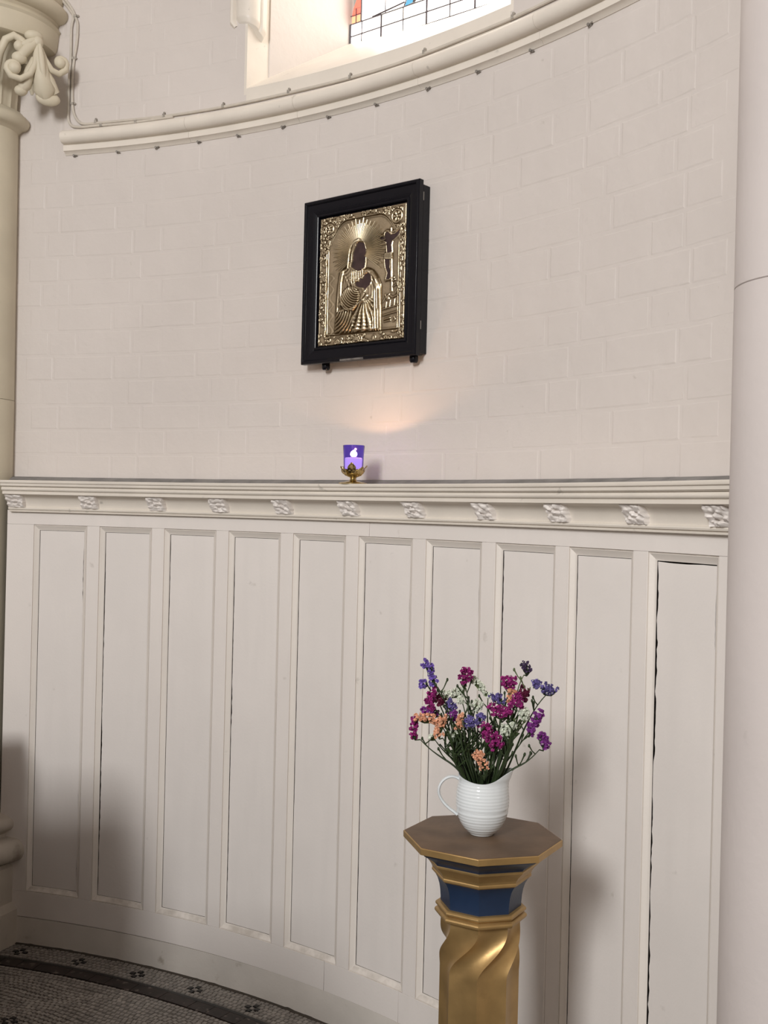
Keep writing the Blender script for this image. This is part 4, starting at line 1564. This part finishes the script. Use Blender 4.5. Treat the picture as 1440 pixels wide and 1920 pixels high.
cp_ += [(0.0850 + x[0], x[1]) for x in arcpts(0, 0.7195, 0.0055, 70, -80, 6)]
cp_ += [(0.0825, 0.7135), (0.078, 0.712)]
octa(mb, cp_)
mb.build('collar', BRONZE, ped, smooth=25)
mb = MB()
NA, NZS = 128, 110
vv, ff = [], []
apo = math.cos(rad(22.5))
for j in range(NZS + 1):
    z = 0.06 + (0.7140 - 0.06) * (j / NZS)
    if j > 25:
        z = 0.45 + (0.7140 - 0.45) * ((j - 25) / (NZS - 25))
    else:
        z = 0.06 + (0.45 - 0.06) * (j / 25)
    t = min(1, max(0, (0.704 - z) / (0.704 - 0.612)))
    tw = -45 * t * t * (3 - 2 * t)
    tt = t * (1 - t) * 4
    for k in range(NA):
        f = (k / NA * 8) % 1.0
        a_loc = (f - 0.5) * 45
        rr_ = 0.0775 * apo / math.cos(rad(a_loc))
        conc = (1 - (abs(f - 0.5) * 2) ** 2)
        rr_ -= (0.0038 + 0.0025 * tt) * conc
        if tt > 0:
            # raised lip on the leading side of every twisting arris
            rr_ += 0.0016 * tt * math.exp(-(min(f, 1 - f) / 0.05) ** 2)
        a = rad(A8 + 45 * (k / NA * 8) + tw)
        vv.append((PX + rr_ * math.cos(a), PY + rr_ * math.sin(a), z))
for j in range(NZS):
    for k in range(NA):
        ff.append((j * NA + k, j * NA + (k + 1) % NA, (j + 1) * NA + (k + 1) % NA, (j + 1) * NA + k))
ff += [tuple(range(NA - 1, -1, -1)), tuple(NZS * NA + k for k in range(NA))]
mb.add(vv, ff)
mb.build('twisted_shaft', BRONZE, ped, smooth=14)
mb = MB()
octa(mb, [(0.15, 0.0), (0.15, 0.03), (0.13, 0.045), (0.10, 0.055), (0.085, 0.08), (0.07, 0.085)])
mb.build('foot', BRONZE, ped, smooth=20)

# ------------------------------------------------------------------ jug
JX, JY, JZ = 0.2069, 2.1404, 0.8706
jug = thing('jug', 'white ribbed ceramic jug with loop handle, on the pedestal top', 'jug', (JX, JY, JZ))


def rim(a):
    # a = 0 toward the spout (right); handle at the left
    u = math.cos(a)
    sp_ = max(0, u)
    return 0.1085 + 0.0020 * u + 0.020 * sp_ ** 2.0 + 0.0115 * max(0, -u) ** 2


jp = [(0.0200, 0.0), (0.0235, 0.0012), (0.0245, 0.003), (0.029, 0.0068), (0.0365, 0.0142), (0.0425, 0.023), (0.0475, 0.034), (0.0505, 0.045), (0.0518, 0.056),
      (0.0522, 0.068), (0.0515, 0.080), (0.0500, 0.092), (0.0482, 0.102), (0.0478, 0.108), (0.0490, 0.114)]


def jr(z):
    for (r0_, z0_), (r1_, z1_) in zip(jp, jp[1:]):
        if z <= z1_:
            return r0_ + (r1_ - r0_) * (z - z0_) / (z1_ - z0_)
    return jp[-1][0]


mb = MB()
NA = 72
vv, ff = [], []
NR = 84
for side in (0, 1):
    for j in range(NR + 1):
        for k in range(NA):
            a = 2 * math.pi * k / NA
            zt = rim(a)
            z = zt * j / NR
            if side:
                z = max(z, 0.004)
            rr_ = jr(z)
            rib = 0.00034 * math.sin(z * 2 * math.pi / 0.0062) * (0.75 if 0.012 < z < 0.060 else 0.8 if z < 0.104 else 0)
            if 0.049 < z < 0.053:
                rib -= 0.0006
            rr_ += rib
            top = max(0, (z - 0.088) / 0.042)
            pull = max(0, math.cos(a)) ** 6
            x_ = rr_ + 0.011 * top ** 1.3 * pull
            pinch = 1 - 0.10 * top * max(0, math.cos(a)) ** 2
            if side:
                x_ -= 0.0028 - 0.0012 * (j / NR)
            vv.append((x_ * math.cos(a), x_ * math.sin(a) * pinch, z))
n1 = (NR + 1) * NA
for s, o_ in ((0, 0), (1, n1)):
    for j in range(NR):
        for k in range(NA):
            q = (o_ + j * NA + k, o_ + j * NA + (k + 1) % NA, o_ + (j + 1) * NA + (k + 1) % NA, o_ + (j + 1) * NA + k)
            ff.append(q if s == 0 else q[::-1])
for k in range(NA):
    k2 = (k + 1) % NA
    ff.append((NR * NA + k, NR * NA + k2, n1 + NR * NA + k2, n1 + NR * NA + k))
ff.append(tuple(range(NA - 1, -1, -1)))
ff.append(tuple(n1 + k for k in range(NA)))
mb.add(vv, ff)
o = mb.build('body', CERAMIC, smooth=60)
o.parent = jug
mb = MB()
hp_ = [(-0.0455, 0.106), (-0.056, 0.1105), (-0.068, 0.109), (-0.079, 0.101), (-0.0855, 0.088), (-0.085, 0.074), (-0.077, 0.060), (-0.066, 0.049),
       (-0.0555, 0.0415), (-0.0490, 0.036)]
hd = []
for i in range(len(hp_) - 1):
    p0, p1, p2, p3 = hp_[max(i - 1, 0)], hp_[i], hp_[i + 1], hp_[min(i + 2, len(hp_) - 1)]
    for j in range(4):
        t = j / 4
        hd.append(tuple(0.5 * ((2 * p1[d]) + (-p0[d] + p2[d]) * t + (2 * p0[d] - 5 * p1[d] + 4 * p2[d] - p3[d]) * t * t +
                               (-p0[d] + 3 * p1[d] - 3 * p2[d] + p3[d]) * t ** 3) for d in (0, 1)))
hd.append(hp_[-1])
vv, ff = [], []
m_ = len(hd)
ns = 12
for i, (x, z) in enumerate(hd):
    a_, b_ = hd[max(i - 1, 0)], hd[min(i + 1, m_ - 1)]
    tx_, tz_ = b_[0] - a_[0], b_[1] - a_[1]
    l_ = math.hypot(tx_, tz_)
    nx2, nz2 = -tz_ / l_, tx_ / l_
    wd = 0.0075 - 0.002 * i / m_
    th = 0.0029
    for k in range(ns):
        a = 2 * math.pi * k / ns
        vv.append((x + nx2 * math.cos(a) * th, math.sin(a) * wd, z + nz2 * math.cos(a) * th))
for i in range(m_ - 1):
    for k in range(ns):
        ff.append((i * ns + k, (i + 1) * ns + k, (i + 1) * ns + (k + 1) % ns, i * ns + (k + 1) % ns))
ff += [tuple(range(ns)), tuple((m_ - 1) * ns + k for k in range(ns - 1, -1, -1))]
mb.add(vv, ff)
o = mb.build('handle', CERAMIC, smooth=60)
o.parent = jug
jug.rotation_euler = (0, 0, rad(-4))

# ------------------------------------------------------------------ flowers
# (path mm, radius mm, colour, label, count, depth mm)
FL = [
    ([(-121, 334), (-108, 326), (-103, 308), (-104, 296)], 8.5, 'violet', 'tall curved violet statice spike at the far left top', -6),
    ([(-121, 291)], 8, 'violet', 'small violet statice tuft under the tall curved spike', 4),
    ([(-99, 282), (-110, 265), (-105, 252)], 9, 'magenta', 'magenta statice spray on the left below the violet spike', -10),
    ([(-87, 261)], 10, 'maroon', 'dark maroon statice head left of the white spray', 5),
    ([(-118, 238), (-97, 236)], 8, 'purple', 'flat purple statice head above the peach spray', 8),
    ([(-132, 230), (-115, 230), (-97, 226)], 8.5, 'peach', 'horizontal peach statice spray at the left', -16),
    ([(-82, 232), (-88, 215), (-91, 199)], 9, 'peach', 'upright peach statice spray left of centre', -20),
    ([(-137, 222), (-139, 190)], 6.5, 'magenta', 'narrow magenta statice spike drooping at the far left', -8),
    ([(-68, 255), (-66, 246)], 10, 'blue', 'blue statice tuft between the white and peach sprays', 2),
    ([(-62, 233)], 10, 'purple', 'purple statice head behind the peach spray', -4),
    ([(-37, 319), (-38, 312), (-42, 298)], 12.5, 'magenta', 'tall magenta statice head at the centre top', 0),
    ([(-80, 270), (-60, 276), (-42, 277)], 8, 'white', 'white statice spray left of the central stem', 10),
    ([(-48, 262)], 7, 'white', 'small white statice tuft beside the central stem', 6),
    ([(-22, 302), (-8, 290), (8, 273)], 7, 'white', 'white statice spray slanting right of the central stem', 12),
    ([(-47, 233), (-50, 210)], 8.5, 'peach', 'short peach statice spray at the centre left', -18),
    ([(-34, 224), (-22, 223)], 11, 'blue', 'blue violet statice head low at the centre', -20),
    ([(-8, 229)], 9, 'blue', 'small blue statice head above the low magenta one', -10),
    ([(-1, 213), (3, 205)], 13, 'magenta', 'magenta statice head low right of centre', -22),
    ([(14, 194), (22, 184)], 15.5, 'magenta', 'large bright magenta statice head lowest at the centre', -30),
    ([(38, 212), (42, 202)], 11, 'white', 'white statice cluster beside the large magenta head', -16),
    ([(53, 215)], 8, 'white', 'small white statice tuft right of the white cluster', -14),
    ([(-18, 167), (-10, 155), (0, 141)], 10, 'peach', 'peach statice spray hanging low over the jug rim', -34),
    ([(16, 250), (34, 243), (46, 247)], 12.5, 'magenta', 'wide magenta statice head right of centre', -14),
    ([(18, 270), (31, 266)], 9, 'blue', 'blue statice tuft above the wide magenta head', 4),
    ([(42, 301), (56, 299)], 12.5, 'magenta', 'upper magenta statice head right of centre', 2),
    ([(50, 284), (58, 280), (48, 268)], 7, 'peach', 'pale peach statice tuft under the upper magenta head', 0),
    ([(62, 272), (63, 259)], 11.5, 'magenta', 'magenta statice head below the pale peach tuft', -12),
    ([(79, 284), (78, 272)], 9.5, 'maroon', 'maroon statice head right of the upper magenta ones', 4),
    ([(75, 337), (80, 330), (84, 322)], 8, 'lavender', 'dusky lavender sprig standing tallest at the right', 0),
    ([(99, 299)], 8.5, 'blue', 'small blue statice tuft left of the far right one', 2),
    ([(114, 290), (124, 287), (136, 286)], 10.5, 'blue', 'blue violet statice head at the far right top', 4),
    ([(76, 243), (81, 233)], 11, 'white', 'white statice cluster at the right', -4),
    ([(108, 238), (99, 222), (90, 207)], 10.5, 'purple', 'purple statice spray leaning out to the right', -8),
    ([(109, 202), (118, 188), (119, 180)], 9, 'purple', 'purple statice head lowest at the far right', -12),
    ([(-66, 194), (-60, 200)], 7, 'white', 'small white statice tuft low at the left', -6),
    ([(-107, 189), (-98, 190)], 5, 'white', 'tiny white statice buds low at the far left', -6),
    ([(-11, 253), (-14, 246)], 9, 'white', 'white statice tuft half hidden behind the centre', 16),
    ([(-30, 250)], 4, 'white', 'small pale buds beside the tall central stem', 14),
]


def floret(mb, p, nrm, s, rg):
    nrm = nrm.normalized()
    t = nrm.orthogonal().normalized()
    t = Matrix.Rotation(rg.uniform(0, 6.28), 3, nrm) @ t
    b = nrm.cross(t)
    vv = [p - nrm * s * 1.1]
    k = 8
    for i in range(k):
        a = 2 * math.pi * i / k
        q = s * (1.0 if i % 2 == 0 else 0.62) * rg.uniform(0.85, 1.15)
        vv.append(p + (t * math.cos(a) + b * math.sin(a)) * q + nrm * s * rg.uniform(0.0, 0.45))
    vv.append(p - nrm * s * 0.15)
    ff = [(0, 1 + (i + 1) % k, 1 + i) for i in range(k)] + [(k + 1, 1 + i, 1 + (i + 1) % k) for i in range(k)]
    mb.add(vv, ff)


def bez(p0, p1, p2, p3, n):
    out = []
    for i in range(n + 1):
        t = i / n
        out.append(p0 * (1 - t) ** 3 + p1 * 3 * t * (1 - t) ** 2 + p2 * 3 * t * t * (1 - t) + p3 * t ** 3)
    return out


rg = random.Random(21)
BASE = Vector((JX, JY, 0.870))
mouth = Vector((JX, JY, JZ + 0.100))
for fi, (path, w, colr, lab, dy) in enumerate(FL):
    path = [Vector((x / 1000, dy / 1000 + (0.004 * math.sin(i * 1.7 + fi)), z / 1000)) for i, (x, z) in enumerate(path)]
    low_ = min(path, key=lambda p: p.z)
    st = low_ - Vector((low_.x * 0.10, 0, w / 1000 * 0.9))
    mx = max(-0.036, min(0.038, low_.x * 0.33 + rg.uniform(-.009, .009)))
    my = max(-0.030, min(0.030, low_.y * 0.8 + rg.uniform(-.018, .018)))
    m0 = Vector((mx, my, 0.108))
    b0 = Vector((-mx * 0.4, -my * 0.4, 0.012))
    t = thing('statice_stem', lab, 'flower', BASE, 'flowers in the white jug')
    sp_ = bez(m0, m0 + (m0 - b0) * 0.45, st - Vector((st.x * 0.35, 0, 0.045)), st, 14)
    pts = [b0, b0.lerp(m0, 0.5)] + sp_
    mb = MB()
    mb.tube(pts, [0.0027] * (len(pts) - 6) + [0.0023, 0.0020, 0.0017, 0.0016, 0.0015, 0.0013], 6, flat=0.7)
    # side twigs with bud clusters
    for k in range(rg.randint(3, 6)):
        i = rg.randint(6, 13)
        p = sp_[min(i, len(sp_) - 1)]
        d = Vector((rg.uniform(-1, 1), rg.uniform(-1, 1), rg.uniform(0.6, 1.4))).normalized()
        L_ = rg.uniform(0.014, 0.030)
        q = p + d * L_ + Vector((0, 0, 0.004))
        mb.tube([p, p + d * L_ * 0.5, q], [0.0013, 0.0011, 0.0017], 5)
        mb.ball(q, 0.0024, 6, 4, (1, 1, 1.6))
    o = mb.build('stem', STEML if fi in (28, 31, 29) else STEMG, smooth=60)
    o.parent = t
    # pedicels under the head
    mbp = MB()
    cp2 = []
    for i in range(len(path)):
        a_ = path[i]
        if i < len(path) - 1:
            for q in range(4):
                cp2.append(a_.lerp(path[i + 1], q / 4))
        else:
            cp2.append(a_)
    under = [p + (st - p) * 0.30 + Vector((0, 0.002, -w / 1000 * 0.9)) for p in cp2]
    if len(cp2) > 1:
        mbp.tube([st] + under[::-1] if (st - under[-1]).length < (st - under[0]).length else [st] + under, 0.0013, 5)
    for i, p in enumerate(cp2):
        for q in range(2):
            tgt = p + Vector((rg.uniform(-1, 1), rg.uniform(-1, 1), rg.uniform(-.6, .3))) * w / 1000 * 0.55
            mbp.tube([under[i], (under[i] + tgt) / 2 + Vector((0, 0, -0.001)), tgt], [0.0011, 0.0012, 0.0022], 5)
    o = mbp.build('pedicels', STEML if colr == 'white' else STEMG, smooth=60)
    o.parent = t
    # florets
    mbf = MB()
    ln = sum((path[i + 1] - path[i]).length for i in range(len(path) - 1))
    wr = w / 1000
    cnt = int(80 + 150 * (wr / 0.012) ** 2 * (0.7 + ln / 0.03))
    cnt = min(cnt, 480)
    if w < 6:
        cnt = 22
    fs = 0.0034 if colr in ('magenta', 'purple', 'maroon') else 0.0029
    if colr == 'lavender':
        fs = 0.0022
    # lumps: florets gather in small bunches, so that the outline stays knobbly
    bunch = []
    nb = max(4, int(cnt / 6))
    for k in range(nb):
        p = cp2[k % len(cp2)]
        n_ = Vector((rg.gauss(0, 1), rg.gauss(0, 1) - 0.3, rg.gauss(0, 1) + 0.15)).normalized()
        bunch.append((p + n_ * wr * rg.uniform(0.45, 0.95), n_))
    for k in range(cnt):
        c_b, n_b = bunch[k % nb]
        n_ = (n_b * 0.9 + Vector((rg.gauss(0, .6), rg.gauss(0, .6) - 0.15, rg.gauss(0, .6)))).normalized()
        floret(mbf, c_b + n_ * rg.uniform(0.001, 0.0042), n_, fs * rg.uniform(0.75, 1.2), rg)
    o = mbf.build('flower_head', PETALS[colr], smooth=0)
    o.parent = t
    if colr in ('magenta', 'violet', 'purple', 'blue') and w > 7.5:
        mbw = MB()
        for k in range(max(4, cnt // 22)):
            c_b, n_b = bunch[rg.randint(0, nb - 1)]
            n_ = (n_b + Vector((rg.gauss(0, .4), rg.gauss(0, .4) - 0.5, rg.gauss(0, .4)))).normalized()
            floret(mbw, c_b + n_ * 0.0062, n_, 0.0014, rg)
        o = mbw.build('white_corollas', PETALS['white'], smooth=0)
        o.parent = t
# bare leafless stalks that thicken the bunch
for k in range(26):
    mx, my = rg.uniform(-.036, .036), rg.uniform(-.028, .028)
    m0 = Vector((mx, my, 0.108))
    b0 = Vector((-mx * 0.4, -my * 0.4, 0.012))
    top = Vector((mx * 2.0 + rg.uniform(-.01, .01), my * 1.6, rg.uniform(0.165, 0.215)))
    pts = [b0, b0.lerp(m0, 0.5)] + bez(m0, m0 + (m0 - b0) * 0.3, top - Vector((0, 0, 0.03)), top, 8)
    mb = MB()
    mb.tube(pts, 0.0028, 6, flat=0.6)
    for q in range(5):
        p = pts[-1 - q]
        d = Vector((rg.uniform(-1, 1), rg.uniform(-1, 1), 1)).normalized()
        mb.tube([p, p + d * 0.012, p + d * 0.022], [0.0014, 0.0012, 0.0018], 5)
    o = mb.build('bare_stalk', STEMG, loc=BASE, smooth=60)
    tag(o, 'bare dark green stalk in the middle of the jug bouquet', 'stalk', 'bare stalks in the jug')
